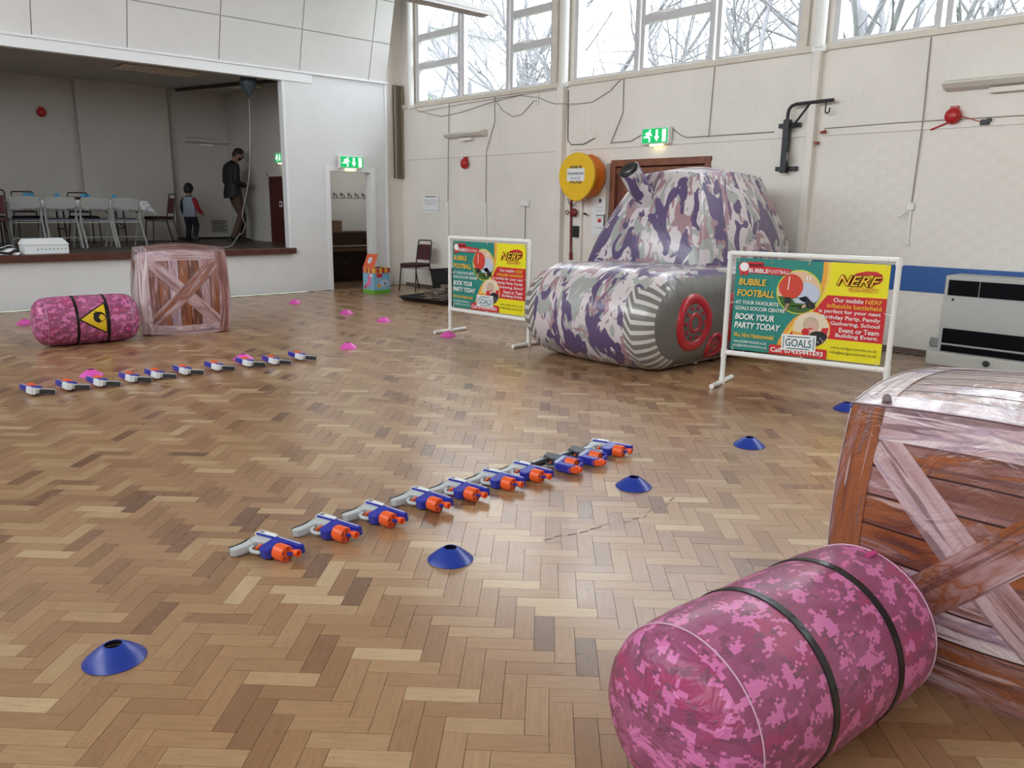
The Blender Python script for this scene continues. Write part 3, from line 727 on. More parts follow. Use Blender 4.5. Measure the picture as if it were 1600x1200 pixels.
def make_barrel(label, loc, rz, R0, L, bands, roll):
    t = thing('inflatable_barrel', label, 'inflatable', loc, rz, 'inflatable pink barrels')
    prof = [(.001, -.512), (.30, -.510), (.52, -.502), (.70, -.486), (.83, -.463), (.915, -.437), (.955, -.410), (.972, -.385), (.988, -.35), (.997, -.3)]
    for k in range(1, 20): prof.append((None, -.3+.6*k/20))
    prof = prof+[(a, -c) for a, c in prof[:10][::-1]]
    def rad(tt):
        d = min(abs(tt-bb) for bb in bands); return 1.0+.012*(1-math.exp(-(d/.06)**2))-.004
    pr = [((a if a is not None else rad(c))*R0, c*L) for a, c in prof]
    N = 72; vs, fs, uvs = [], [], []
    for (r, x) in pr:
        for k in range(N+1):
            a = 2*PI*k/N; pk = math.exp(-((abs(x)/L-.425)/.035)**2)*(.55*math.sin(9*a+1)+.45*math.sin(17*a+3*math.sin(2*a)))
            rr = r*(1-.014*abs(pk)*1.0+.004*pk); vs.append((x, rr*math.cos(a), R0+rr*math.sin(a)))
    acc = [0]
    for i in range(1, len(pr)): acc.append(acc[-1]+math.hypot(pr[i][0]-pr[i-1][0], pr[i][1]-pr[i-1][1]))
    for i in range(len(pr)-1):
        for k in range(N):
            ii = (i*(N+1)+k, (i+1)*(N+1)+k, (i+1)*(N+1)+k+1, i*(N+1)+k+1); fs.append(ii[::-1])
            cap = i < 5 or i >= len(pr)-6
            if cap: us = [(vs[q][1]*1.0+2*(1 if i < 5 else 3), vs[q][2]) for q in ii]
            else: us = [(acc[i], k/N*2*PI*R0), (acc[i+1], k/N*2*PI*R0), (acc[i+1], (k+1)/N*2*PI*R0), (acc[i], (k+1)/N*2*PI*R0)]
            uvs.append(us[::-1])
    MB().add(vs, fs, 0, uvs).build('body', PINK, t, smooth=180)
    for bd in bands:
        MB().lathe([(R0*.996, -.0135), (R0*1.004+.002, -.012), (R0*1.004+.002, .012), (R0*.996, .0135)], 72, Matrix.Translation((bd*L, 0, R0)) @ AX_X, cap=False).build('tape_band', TAPE, t, smooth=40)
    for sg in (-1, 1):
        MB().tube([(sg*.404*L, R0*.965*math.cos(2*PI*k/60), R0+R0*.965*math.sin(2*PI*k/60)) for k in range(60)], .0022, 6, closed=True).build('end_seam', M('clear_pink_seam', (.66, .42, .55), .2), t, smooth=180)
    return t
NB = make_barrel('pink digital-camouflage inflatable barrel lying in the right foreground', (1.868, .936, 0), R(-5), .240, .985, (-.125, .19), 0)
FBR = make_barrel('pink camouflage inflatable barrel with yellow flame warning sign near the stage', (2.296, 9.09, 0), R(-2.5), .25, .975, (-.13, .165), 0)
def cyl_patch(parent, R0, poly, off, mat, name, a0, x0, sub=5):
    """polygon given in (along, around) metres wrapped onto the barrel"""
    bmh = bmesh.new(); vv = [bmh.verts.new((p[0], p[1], 0)) for p in poly]; f = bmh.faces.new(vv)
    bmesh.ops.triangulate(bmh, faces=[f]); bmesh.ops.subdivide_edges(bmh, edges=bmh.edges[:], cuts=sub, use_grid_fill=True)
    for v in bmh.verts:
        a = a0-v.co.y/R0; r = R0*1.012+off; v.co = Vector((x0+v.co.x, -r*math.cos(a), R0+r*math.sin(a)*-1))
    bmesh.ops.recalc_face_normals(bmh, faces=bmh.faces[:])
    me = bpy.data.meshes.new(name); bmh.to_mesh(me); bmh.free(); me.materials.append(mat)
    o = bpy.data.objects.new(name, me); COL.objects.link(o); o.parent = parent
    return o
# warning triangle on the far barrel, leaning with the barrel's roll
def rot2(pts, deg, s=1): c, s_ = math.cos(R(deg)), math.sin(R(deg)); return [((x*c-y*s_)*s, (x*s_+y*c)*s) for x, y in pts]
tri = [(-.17, -.02), (.10, .155), (.10, -.195)]
def shrink(p, k): cx = sum(a for a, _ in p)/len(p); cy = sum(b for _, b in p)/len(p); return [(cx+(a-cx)*k, cy+(b-cy)*k) for a, b in p]
WY = simple('warning_yellow', (.75, .50, .02), .3)
sg1 = cyl_patch(FBR, .25, tri, .002, TAPE, 'warning_sign', R(-12), .045)
cyl_patch(sg1, .25, shrink(tri, .86), .0035, WY, 'sign_face', R(-12), .045)
fl_pts = []
rf = random.Random(4)
for k in range(34):
    a = 2*PI*k/34; rr = (.062 if k % 2 else .044)+(.02 if 9 < k < 15 else 0); fl_pts.append((.028+rr*math.cos(a)*.95, -.01+rr*math.sin(a)*.9))
cyl_patch(sg1, .25, fl_pts, .005, TAPE, 'flame_symbol', R(-12), .045, 2)
cyl_patch(sg1, .25, [(.05+.027*math.cos(2*PI*k/14)*(1.25 if k % 2 else .85), -.012+.027*math.sin(2*PI*k/14)*(1.25 if k % 2 else .85)) for k in range(14)], .0065, WY, 'flame_gap', R(-12), .045, 1)
cyl_patch(sg1, .25, [(.088, -.05), (.094, -.05), (.094, .04), (.088, .04)], .005, TAPE, 'symbol_bar', R(-12), .045, 1)
MB().tube([(.34, -.03, .472), (.375, -.04, .482)], [.010, .008], 8).build('valve', simple('pink_valve', (.5, .05, .2), .25), NB, smooth=60)
MB().cbox((.405, -.10, .012), (.055, .035, .004), Matrix.Rotation(R(25), 3, 'Z') @ Matrix.Rotation(R(-20), 3, 'X')).build('valve_flap', simple('pink_flap', (.55, .12, .35), .25), NB)
MB().tube([(.33, -.235, .15), (.345, -.255, .15)], [.018, .014], 10).build('valve', simple('pink_valve', (.5, .05, .2), .25), FBR, smooth=60)

# ================================================================ BANNERS
def flat(name, col, r=.35): return M(name, col, r)
TEAL = flat('print_teal', (.022, .24, .205)); YEL = flat('print_yellow', (.83, .74, .015)); PRED = flat('print_red', (.60, .022, .032))
ORG = flat('print_orange', (.80, .38, .05)); WHI = flat('print_white', (.85, .86, .85)); LIME = flat('print_lime', (.60, .68, .05)); PBLK = flat('print_black', (.02, .02, .025))
GRASS = flat('print_grass', (.05, .14, .03)); PSKY = flat('print_peach', (.75, .50, .33)); BALL = flat('print_ball_red', (.62, .06, .035)); SHIRT = flat('print_shirt', (.52, .58, .72))
SKINP = flat('print_skin', (.66, .44, .36)); TEALD = flat('print_slate', (.07, .17, .22)); GOLD = flat('print_gold', (.85, .50, .04)); LEGP = flat('print_leg', (.42, .26, .22))
PVC = simple('white_pvc_pipe', (.82, .82, .80), .22)
SW, SH, SX, SZ = 1.165, .755, .052, 1.065
def make_banner():
    t = thing('banner_stand', '', 'banner')
    W_, H_ = 1.27, 1.10; r = .021
    MB().tube([(0, 0, .02), (0, 0, H_-.02)], r, 14).build('post', PVC, t, smooth=60); MB().tube([(W_, 0, .02), (W_, 0, H_-.02)], r, 14).build('post', PVC, t, smooth=60)
    for z in (H_-.0, .275): MB().tube([(0, 0, z), (W_, 0, z)], r, 14).build('crossbar', PVC, t, smooth=60)
    for x in (0, W_):
        MB().tube([(x, -.24, .021), (x, .24, .021)], r, 14).build('foot', PVC, t, smooth=60)
        for z in (H_, .275, .03): MB().tube([(x, 0, z-.045), (x, 0, z+(.03 if z < 1 else .012))], r*1.22, 14).build('pipe_joint', PVC, t, smooth=60)
    X = lambda a: SX+a*SW
    Z = lambda b_: SZ-b_*SH
    sheet = MB().box(SX, SX+SW, -.002, .002, SZ-SH, SZ).build('banner_sheet', TEAL, t)
    lay = [0]
    def poly(pts, mat, name, lv): # pts in (a,b)
        y = -.002-.0011*lv; ar = sum(pts[i][0]*pts[(i+1) % len(pts)][1]-pts[(i+1) % len(pts)][0]*pts[i][1] for i in range(len(pts)))
        if ar > 0: pts = pts[::-1]
        return MB().add([(X(a), y, Z(b_)) for a, b_ in pts], [tuple(range(len(pts)))]).build(name, mat, sheet)
    AR = SW/SH
    def circ(a, b_, rr, n=40, sx=1, sy=1, rot=0):
        out = []
        for k in range(n):
            c, s = math.cos(2*PI*k/n)*sx, math.sin(2*PI*k/n)*sy; c, s = c*math.cos(rot)-s*math.sin(rot), c*math.sin(rot)+s*math.cos(rot); out.append((a+rr*c, b_+rr*AR*s))
        return out
    def clipc(pts, a, b_, rr): return [((x, y) if (math.hypot(x-a, (y-b_)/AR) <= rr) else (a+(x-a)*rr/math.hypot(x-a, (y-b_)/AR), b_+(y-b_)*rr/math.hypot(x-a, (y-b_)/AR))) for x, y in pts]
    edge = [(.590, 0), (.592, .10), (.588, .20), (.575, .30), (.553, .40), (.52, .48), (.475, .55), (.43, .60), (.395, .67), (.365, .76), (.335, .86), (.318, 1.0)]
    def off(d): return [(a+d, b_) for a, b_ in edge]
    poly(edge+[(1, 1), (1, 0)], ORG, 'print_swoosh', 1)
    poly(off(.030)+[(1, 1), (1, 0)], flat('print_amber', (.86, .62, .10)), 'print_swoosh', 2)
    poly(off(.048)+[(1, 1), (1, 0)], YEL, 'print_field', 3)
    red = [(a, b_) for a, b_ in off(.05) if .33 <= b_ <= .80]; poly([(red[0][0]+.03, .335)]+red+[(.40, .785), (1, .785), (1, .335)], PRED, 'print_field', 4)
    # round picture of a player in a red bubble ball
    c1 = (.447, .325, .142)
    poly(circ(*c1[:2], .150, 48), LIME, 'picture_rim', 5); poly(circ(*c1), PSKY, 'picture', 6)
    poly(clipc([(.30, .385), (.60, .36), (.60, .55), (.30, .55)]+circ(*c1)[4:17], *c1), GRASS, 'picture_grass', 7)
    poly(clipc(circ(.505, .325, .075, 24, 1.1, .9, .5), *c1), SHIRT, 'picture_player', 8); poly(clipc([(.41, .40), (.50, .36), (.54, .42), (.49, .44), (.43, .44)], *c1), SHIRT, 'picture_player', 8)
    poly(clipc(circ(.392, .27, .082, 32, 1.0, 1.02), *c1), BALL, 'picture_ball', 9)
    poly([(.376, .17), (.383, .17), (.378, .31), (.372, .31)], WHI, 'picture_ball_strap', 10)
    poly([(.355, .385), (.398, .385), (.402, .445), (.36, .45)], PBLK, 'picture_shorts', 10); poly([(.375, .45), (.392, .45), (.375, .53), (.352, .54)], LEGP, 'picture_leg', 10)
    poly(circ(.53, .45, .030, 16, 1.2, .8, .6), PBLK, 'picture_shorts', 10); poly([(.48, .46), (.51, .44), (.515, .46), (.475, .49)], SKINP, 'picture_leg', 10); poly(circ(.462, .485, .012, 12), PBLK, 'picture_shoe', 10)
    poly([(.49, .15), (.498, .15), (.498, .20), (.49, .20)], WHI, 'picture_post', 8); poly([(.51, .15), (.518, .15), (.518, .20), (.51, .20)], WHI, 'picture_post', 8)
    # round picture of a girl taking aim
    c2 = (.548, .705, .118)
    poly(circ(*c2[:2], .124, 48), GOLD, 'picture_rim', 5); poly(circ(*c2), flat('print_cream', (.78, .66, .50)), 'picture', 6)
    poly(clipc([(.62, .68), (.70, .66), (.70, .86), (.60, .84)], *c2), PRED, 'picture_wall', 7); poly(clipc([(.42, .74), (.50, .75), (.50, .86), (.42, .86)], *c2), ORG, 'picture_wall', 7)
    poly(circ(.545, .655, .052, 24, 1, 1.05), flat('print_blonde', (.55, .45, .33)), 'picture_hair', 8); poly(circ(.555, .675, .040, 20, 1, 1.1), SKINP, 'picture_face', 9)
    poly(clipc(circ(.60, .80, .062, 20, 1.1, .9), *c2), PBLK, 'picture_top', 9); poly(circ(.515, .735, .026, 18), PRED, 'picture_toy', 10); poly([(.53, .69), (.56, .685), (.56, .70), (.53, .705)], PRED, 'picture_glasses', 10)
    for k in range(7): poly(circ(.575+.014*k, .79+.02*(k % 3), .0045, 8), WHI, 'picture_spot', 11)
    # small sponsor plate
    poly([(.360, .775), (.590, .765), (.592, .935), (.362, .945)], WHI, 'sponsor_plate', 12)
    for (p) in ([(.372, .795), (.378, .795), (.378, .925), (.372, .925)], [(.574, .785), (.580, .785), (.580, .915), (.574, .915)], [(.40, .792), (.55, .786), (.55, .797), (.40, .803)], [(.40, .918), (.55, .912), (.55, .923), (.40, .929)]):
        poly(p, TEALD, 'plate_border', 13)
    put_text('GOALS', sheet, TEALD, X(.388), Z(.902), .175*SW, .085*SH, -.002-.0011*13.5, bold=.02)
    poly([(.285, .90), (.66, .90), (.665, .915), (.665, .999), (.280, .999), (.280, .915)], PRED, 'phone_panel', 11)
    def tx(s, mat, a, b_, wd, ht, **k): put_text(s, sheet, mat, X(a), Z(b_), wd*SW, ht*SH, -.002-.0011*15, **k)
    tx('Call: 07435441693', WHI, .292, .978, .35, .052, bold=.02)
    # club logo
    poly([(.088, .035), (.195, .035), (.195, .075), (.385, .095), (.385, .165), (.088, .155)], PRED, 'logo_back', 5)
    poly(circ(.062, .098, .040, 28), PRED, 'logo_ring', 6); poly(circ(.062, .092, .031, 28), WHI, 'logo_ball', 7)
    poly(circ(.045, .165, .013, 12), PRED, 'logo_boot', 7); poly(circ(.078, .165, .013, 12), PRED, 'logo_boot', 7)
    tx('excel', PBLK, .098, .080, .092, .036, bold=.02); tx('BUBBLE', WHI, .098, .148, .135, .044, bold=.02); tx('FOOTBALL', WHI, .238, .146, .142, .036)
    tx('BUBBLE', GOLD, .035, .285, .19, .070, bold=.02, shear=.12); tx('FOOTBALL', GOLD, .028, .405, .26, .072, bold=.02, shear=.12)
    tx('AT YOUR FAVOURITE', WHI, .022, .492, .30, .040, bold=.012); tx('GOALS SOCCER CENTRE', WHI, .022, .555, .345, .040, bold=.012)
    tx('BOOK YOUR', WHI, .024, .66, .275, .068, bold=.025, shear=.2); tx('PARTY TODAY', WHI, .022, .755, .325, .068, bold=.025, shear=.2)
    tx('We Hire Nationwide!', GOLD, .022, .855, .285, .052, bold=.012); tx('www.bubble-football.co.uk', WHI, .025, .915, .235, .033); tx('info@bubble-football.co.uk', WHI, .025, .965, .24, .036)
    # toy party logo
    poly([(.77, .145), (.80, .10), (.86, .075), (.92, .075), (.955, .10), (.962, .15), (.945, .19), (.90, .215), (.93, .16), (.90, .115), (.85, .115)], PRED, 'logo_flare', 6)
    for (dx, dz_) in ((-.004, 0), (.004, 0), (0, -.006), (0, .006), (.003, .005), (-.003, -.005)):
        put_text('NERF', sheet, PBLK if dx <= 0 else PRED, X(.685+dx), Z(.228+dz_), .27*SW, .105*SH, -.002-.0011*13, bold=.03, shear=.35)
    tx('NERF', GOLD, .685, .228, .27, .105, bold=.012, shear=.35)
    put_text('GUN-PARTY', sheet, PRED, X(.762), Z(.283), .18*SW, .042*SH, -.002-.0011*14, bold=.03, shear=.2); tx('GUN-PARTY', GOLD, .763, .283, .178, .040, bold=.0, shear=.2)
    rr = .975; b0 = .40; st = .0605
    tx('Our mobile ', WHI, .862, b0, .185, .045, align='R', bold=.012); tx('NERF', GOLD, rr, b0, .10, .042, align='R', bold=.012)
    tx('inflatable battlefield', GOLD, rr, b0+st, .335, .046, align='R', bold=.012)
    for k, (s, wd) in enumerate((('is perfect for your next', .385), ('Birthday Party, Family', .365), ('Gathering, School', .305), ('Event or Team', .245), ('Building Event.', .265))):
        tx(s, WHI, rr, b0+st*(k+2)+.004, wd, .050, align='R', bold=.012)
    tx('www.nerfgun-parties.co.uk', PBLK, rr, .885, .29, .034, align='R'); tx('info@nerfgun-parties.co.uk', PBLK, rr, .935, .29, .036, align='R')
    tie = M('clear_cable_tie', (.75, .75, .73), .2)
    for a in (.02, .25, .5, .75, .98):
        for top in (0, 1):
            z = Z(.035) if top else Z(.965)
            MB().tube([(X(a)+.009*math.cos(2*PI*k/10), -.0035, z+.009*math.sin(2*PI*k/10)) for k in range(10)], .0022, 5, closed=True).build('eyelet', M('brass_eyelet', (.35, .26, .12), .35, .8), sheet)
            if a in (.02, .5, .98):
                ze = 1.10 if top else .275
                MB().tube([(X(a), -.008, z), (X(a)+.004, -.024, ze), (X(a)+.004, 0, ze+(.024 if top else -.024))], .0025, 5).build('cable_tie', tie, t)
    for x, a in ((0, .012), (1.27, .988)): MB().tube([(x, -.022, Z(.5)), (X(a), -.006, Z(.48))], .0025, 5).build('cable_tie', tie, t)
    return t
ban = make_banner()
def face_dir(o, p, q): o.location = (p[0], p[1], 0); o.rotation_euler = (0, 0, math.atan2(q[1]-p[1], q[0]-p[0]))
ban2 = copy_tree(ban)
face_dir(ban, (5.735, 7.325), (5.80, 6.08)); face_dir(ban2, (5.785, 3.655), (6.07, 2.43))
ban['label'] = 'party advertising banner on white pipe frame left of the inflatable tank'; ban2['label'] = 'party advertising banner on white pipe frame right of the inflatable tank'
ban['group'] = ban2['group'] = 'advertising banners on pipe frames'

# ================================================================ TOY BLASTERS
NAVY = simple('blaster_blue', (.022, .030, .34), .3); LGREY = simple('blaster_grey', (.50, .52, .54), .4); BWHITE = simple('blaster_white', (.74, .76, .80), .35)
TORG = simple('blaster_orange', (.85, .115, .02), .35); TORD = simple('blaster_orange_bore', (.45, .05, .01), .5); DGREY = simple('blaster_black', (.030, .033, .038), .4); SILV = simple('blaster_silver', (.42, .44, .48), .3)
TILT = R(9)
def pz(parent, poly, t, name, mat, bevel=.004, t0=None): return MB().prism(poly, -t/2 if t0 is None else t0, t/2 if t0 is None else t, ).build(name, mat, parent, bevel=bevel)
def make_blaster():
    t = thing('toy_blaster', '', 'toy')
    # profile: x along the barrel (muzzle at 0), y towards the sight, lying on its side with z up
    fr = pz(t, [(-.268, -.045), (-.262, .030), (-.15, .030), (-.15, -.012), (-.188, -.020), (-.222, -.030), (-.226, -.052)], .036, 'frame', LGREY, .006)
    MB().tube([(-.226, -.046, 0), (-.222, -.066, 0), (-.20, -.078, 0), (-.165, -.074, 0), (-.15, -.058, 0)], .0085, 8).build('trigger_guard', LGREY, t, smooth=60)
    pz(t, [(-.205, -.022), (-.193, -.018), (-.192, -.052), (-.202, -.060)], .012, 'trigger', TORG, .002)
    pz(t, [(-.260, -.030), (-.226, -.030), (-.230, -.074), (-.242, -.105), (-.249, -.122), (-.279, -.128), (-.285, -.119), (-.275, -.094), (-.266, -.070)], .036, 'grip', LGREY, .010)
    pz(t, [(-.272, -.012), (-.259, -.030), (-.266, -.070), (-.276, -.096), (-.285, -.120), (-.298, -.116), (-.288, -.090), (-.279, -.066), (-.278, -.030)], .034, 'grip_backstrap', DGREY, .005)
    sl = pz(t, [(-.274, .006), (-.270, .044), (-.168, .046), (-.160, .024), (-.18, .012)], .050, 'slide', BWHITE, .006)
    pz(sl, [(-.262, .006), (-.165, .012), (-.165, .020), (-.262, .014)], .053, 'slide_stripe', NAVY, .002)
    for k in range(3): pz(sl, [(-.258+.009*k, .020), (-.254+.009*k, .020), (-.254+.009*k, .036), (-.258+.009*k, .036)], .0525, 'slide_notch', INK, 0)
    pz(t, [(-.172, .030), (-.170, -.062), (-.150, -.076), (-.118, -.074), (-.106, -.058), (-.106, .012), (-.055, .014), (-.012, .018), (-.006, .040), (-.075, .044), (-.150, .040)], .044, 'receiver', NAVY, .006)
    pz(t, [(-.150, .030), (-.02, .030), (-.02, .034), (-.15, .034)], .0465, 'rail_stripe', BWHITE, .001)
    cm = Matrix.Translation((-.104, -.027, 0)) @ AX_X
    cy = MB().lathe([(.026, 0), (.033, .003), (.0355, .010), (.0355, .058), (.033, .062), (.012, .062)], 24, cm).build('dart_drum', TORG, t, smooth=40)
    for k in range(5):
        a = 2*PI*k/5+.3; mm = cm @ Matrix.Translation((.0218*math.cos(a), .0218*math.sin(a), 0))
        MB().lathe([(.0095, .0625), (.0095, .0632), (.001, .0632)], 12, mm, cap=False).build('dart_chamber', TORD, cy)
    pz(t, [(-.055, -.004), (-.055, .016), (-.008, .016), (-.02, -.004)], .020, 'barrel_strut', NAVY, .003)
    pz(t, [(-.052, -.034), (-.050, -.022), (-.022, -.010), (-.02, -.020)], .014, 'barrel_strut', NAVY, .002)
    mz = MB().lathe([(.010, -.040), (.012, -.03), (.0155, -.016), (.0165, 0), (.0115, .001), (.0105, -.012), (.001, -.012)], 20, Matrix.Translation((0, -.004, 0)) @ AX_X).build('muzzle', TORG, t, smooth=40)
    return t
def make_blaster_dark():
    t = thing('toy_blaster', '', 'toy')
    pz(t, [(-.27, .038), (-.16, .040), (-.15, -.03), (-.20, -.036), (-.262, -.016)], .040, 'frame', DGREY, .006)
    pz(t, [(-.262, .040), (-.17, .042), (-.17, .052), (-.255, .052)], .022, 'slide', DGREY, .003)
    pz(t, [(-.257, -.014), (-.217, -.028), (-.236, -.100), (-.256, -.132), (-.295, -.130), (-.276, -.09)], .036, 'grip', DGREY, .009)
    pz(t, [(-.252, -.045), (-.236, -.045), (-.258, -.118), (-.280, -.118)], .040, 'grip_panel', SILV, .004)
    MB().tube([(-.222, -.04, 0), (-.21, -.066, 0), (-.18, -.066, 0), (-.168, -.035, 0)], .007, 8).build('trigger_guard', DGREY, t, smooth=60)
    pz(t, [(-.20, -.03), (-.190, -.03), (-.192, -.055), (-.20, -.055)], .011, 'trigger', TORG, .002)
    pz(t, [(-.165, .040), (-.165, -.060), (-.13, -.078), (-.045, -.078), (-.020, -.060), (-.020, -.040), (-.115, -.040), (-.115, .022), (-.03, .022), (-.02, .036), (-.12, .042)], .046, 'receiver', NAVY, .006)
    pz(t, [(-.152, .022), (-.134, .022), (-.134, -.072), (-.152, -.068)], .049, 'band', SILV, .002)
    pz(t, [(-.03, .022), (-.02, .036), (-.012, -.035), (-.022, -.045)], .030, 'front_bridge', NAVY, .003)
    cm = Matrix.Translation((-.11, -.008, .006)) @ AX_X
    cy = MB().lathe([(.022, 0), (.029, .003), (.030, .010), (.030, .062), (.028, .066), (.010, .066)], 22, cm).build('dart_drum', TORG, t, smooth=40)
    for k in range(5):
        a = 2*PI*k/5; mm = cm @ Matrix.Translation((.0185*math.cos(a), .0185*math.sin(a), 0)); MB().lathe([(.0075, .0665), (.0075, .067), (.001, .067)], 10, mm, cap=False).build('dart_chamber', TORD, cy)
    pz(t, [(-.055, -.080), (-.04, -.044), (.0, -.034), (.0, -.062)], .040, 'muzzle', TORG, .006)
    MB().lathe([(.015, -.006), (.015, .012), (.010, .012), (.009, .002), (.001, .002)], 16, Matrix.Translation((0, -.046, 0)) @ AX_X).build('muzzle_ring', TORG, t, smooth=40)
    return t
def place_gun(o, mx, my, deg, label, group, lift=.0402):
    # mx,my: muzzle on the floor; deg: heading of the barrel
    o.rotation_euler = (TILT*-0, 0, 0)
    o.matrix_world = Matrix.Translation((mx, my, lift)) @ Matrix.Rotation(R(deg), 4, 'Z') @ Matrix.Rotation(TILT, 4, 'X')
    o['label'] = label; o['group'] = group
near = [(1.425, 2.838, -74), (1.706, 2.845, -77), (1.950, 2.847, -81), (2.228, 2.859, -81), (2.453, 2.849, -81), (2.700, 2.846, -78), (2.898, 2.835, -82), (3.155, 2.832, -79), (3.350, 2.828, -81), (3.590, 2.845, -74)]
ordn = ['nearest', 'second', 'third', 'fourth', 'fifth', 'sixth', 'seventh', 'eighth', 'ninth', 'farthest']
g0 = make_blaster(); gd0 = make_blaster_dark(); used = {'a': False, 'd': False}
for i, (x, y, a) in enumerate(near):
    dk = i in (7, 8); src = gd0 if dk else g0; key = 'd' if dk else 'a'
    o = src if not used[key] else copy_tree(src); used[key] = True
    lb = ('black-gripped toy blaster with silver band, %s of the two in the near row' % ('left' if i == 7 else 'right')) if dk else \
         'blue and orange toy blaster with grey grip, %s from the left in near row' % (ordn[i] if 0 < i < 9 else ('leftmost' if i == 0 else 'rightmost'))
    lb = lb.replace('leftmost from the left in near row', 'leftmost in the near row').replace('rightmost from the left in near row', 'rightmost in the near row')
    place_gun(o, x, y, a, lb, 'toy blasters laid out in the near row', (.0402 if not dk else .043))
far = [(1.285, 7.02, 96), (1.535, 7.02, 95), (1.755, 7.00, 95), (2.005, 7.01, 93), (2.215, 7.02, 92), (2.455, 7.03, 91), (2.735, 7.03, 91), (3.025, 7.03, 90), (3.255, 6.97, 88), (3.545, 7.02, 88)]
for i, (x, y, a) in enumerate(far):
    o = copy_tree(g0)
    lb = ('leftmost toy blaster of the far row, white rear towards the camera' if i == 0 else 'rightmost toy blaster of the far row, white rear towards the camera' if i == 9 else 'white-backed toy blaster, %s from the left in the far row' % ordn[i])
    place_gun(o, x, y, a, lb, 'toy blasters laid out in the far row')
# ================================================================ CONES
def cone_mesh(mat):
    b = MB().lathe([(.095, .0), (.0965, .002), (.093, .006), (.072, .024), (.046, .044), (.030, .0535), (.027, .0545), (.026, .0525), (.044, .041), (.070, .021), (.092, .003)], 40, cap=False); return b.mesh('marker_cone', mat, 50)
CB = cone_mesh(simple('blue_cone_plastic', (.012, .040, .32), .3)); CP = cone_mesh(simple('pink_cone_plastic', (.72, .09, .46), .4))
def cone(me, x, y, label, group):
    o = bpy.data.objects.new('marker_cone', me); COL.objects.link(o); o.location = (x, y, 0.0008); tag(o, label, 'cone', group)
for (x, y, lb) in ((.628, 2.575, 'blue disc cone alone in the lower left foreground'), (1.913, 2.45, 'blue disc cone below the near row of blasters at centre'), (3.203, 2.515, 'blue disc cone beside the far end of near blaster row'), (4.35, 2.52, 'blue disc cone in front of the right-hand banner'), (5.74, 2.545, 'blue disc cone half hidden behind the near crate')):
    cone(CB, x, y, lb, 'blue disc cones')
for (x, y, lb) in ((5.63, 10.95, 'pink disc cone nearest the doorway'), (5.63, 9.48, 'pink disc cone second from the doorway'), (5.62, 8.55, 'pink disc cone third from the doorway'), (4.25, 7.14, 'pink disc cone alone in the middle of the floor right of far blasters'), (5.53, 7.10, 'pink disc cone at the foot of the left banner'), (1.84, 7.31, 'pink disc cone behind the third blaster of the far row'), (3.142, 7.20, 'pink disc cone behind the right end of far blaster row'), (2.10, 11.0, 'pink disc cone peeking out behind the far pink barrel')):
    cone(CP, x, y, lb, 'pink disc cones')

# ================================================================ CHAIRS
MAROON = simple('maroon_fabric', (.075, .018, .022), .85, bmp=.2, bscale=200); DKFAB = simple('dark_plum_fabric', (.045, .016, .020), .85)
CHFR = simple('dark_brown_chair_tube', (.03, .022, .02), .35); NAVYV = simple('navy_vinyl', (.02, .028, .075), .5)
def rounded(w, h, r, n=5, cx=0, cy=0):
    out = []
    for (sx, sy, a0) in ((1, -1, -90), (1, 1, 0), (-1, 1, 90), (-1, -1, 180)):
        for k in range(n+1): a = R(a0+90*k/n); out.append((cx+sx*(w/2-r)+r*math.cos(a), cy+sy*(h/2-r)+r*math.sin(a)))
    return out
def make_banquet(name='banquet_chair'):
    """seat faces local -y; back rest at +y"""
    t = thing(name, '', 'chair')
    MB().prism(rounded(.42, .42, .09), .415, .475).build('seat', DKFAB, t, bevel=.02, seg=3)
    bm_ = Matrix.Translation((0, .205, .46)) @ Matrix.Rotation(R(90-10), 4, 'X')
    # back: tube hoop with padded panel, open gap at the top like a handle
    hoop = [(-.165, 0, 0), (-.162, 0, .25)]+[(-.155+.03*(1-math.cos(a)), 0, .375+.03*math.sin(a)) for a in (0, .5, 1.0, 1.57)]+[(.155-.03*(1-math.cos(a)), 0, .375+.03*math.sin(a)) for a in (1.57, 1.0, .5, 0)]+[(.162, 0, .25), (.165, 0, 0)]
    tl = lambda p: (p[0], .195+p[1]+p[2]*.16, .455+p[2])
    MB().tube([tl(p) for p in hoop], .0115, 8).build('back_frame', CHFR, t, smooth=60)
    vs = [(-.15, -.012, .07), (.15, -.012, .07), (.142, -.012, .335), (-.142, -.012, .335), (-.15, .016, .07), (.15, .016, .07), (.142, .016, .335), (-.142, .016, .335)]
    MB().add([tl(v) for v in vs], [(0, 1, 2, 3), (7, 6, 5, 4), (0, 4, 5, 1), (1, 5, 6, 2), (2, 6, 7, 3), (3, 7, 4, 0)]).build('backrest', MAROON, t, bevel=.008)
    for sx in (-1, 1):
        MB().tube([(sx*.18, -.16, .43), (sx*.195, -.20, 0.003)], .0115, 8).build('leg', CHFR, t, smooth=60)
        MB().tube([(sx*.165, .195, .46), (sx*.172, .185, .41), (sx*.19, .235, .20), (sx*.198, .295, 0.003)], .0115, 8).build('leg', CHFR, t, smooth=60)
        MB().tube([(sx*.18, -.165, .40), (sx*.178, .19, .385)], .006, 6).build('side_rail', CHFR, t, smooth=60)
    MB().tube([(-.18, -.165, .395), (.18, -.165, .395)], .006, 6).build('front_rail', CHFR, t, smooth=60)
    return t
bc = make_banquet()
bc.location = (8.16, 11.40, 0); bc.rotation_euler = (0, 0, R(-80)); bc['label'] = 'maroon padded chair standing against the brick wall'
def put_chair(x, y, rz, label, group): o = copy_tree(bc); o.location = (x, y, ZS); o.rotation_euler = (0, 0, rz); o['label'] = label; o['group'] = group
put_chair(5.08, 14.80, R(-90), 'maroon padded chair at the right end of the stage table', 'padded chairs at the stage table')
put_chair(3.95, 15.12, R(0), 'maroon padded chair behind the table, rightmost of those facing the hall', 'padded chairs at the stage table')
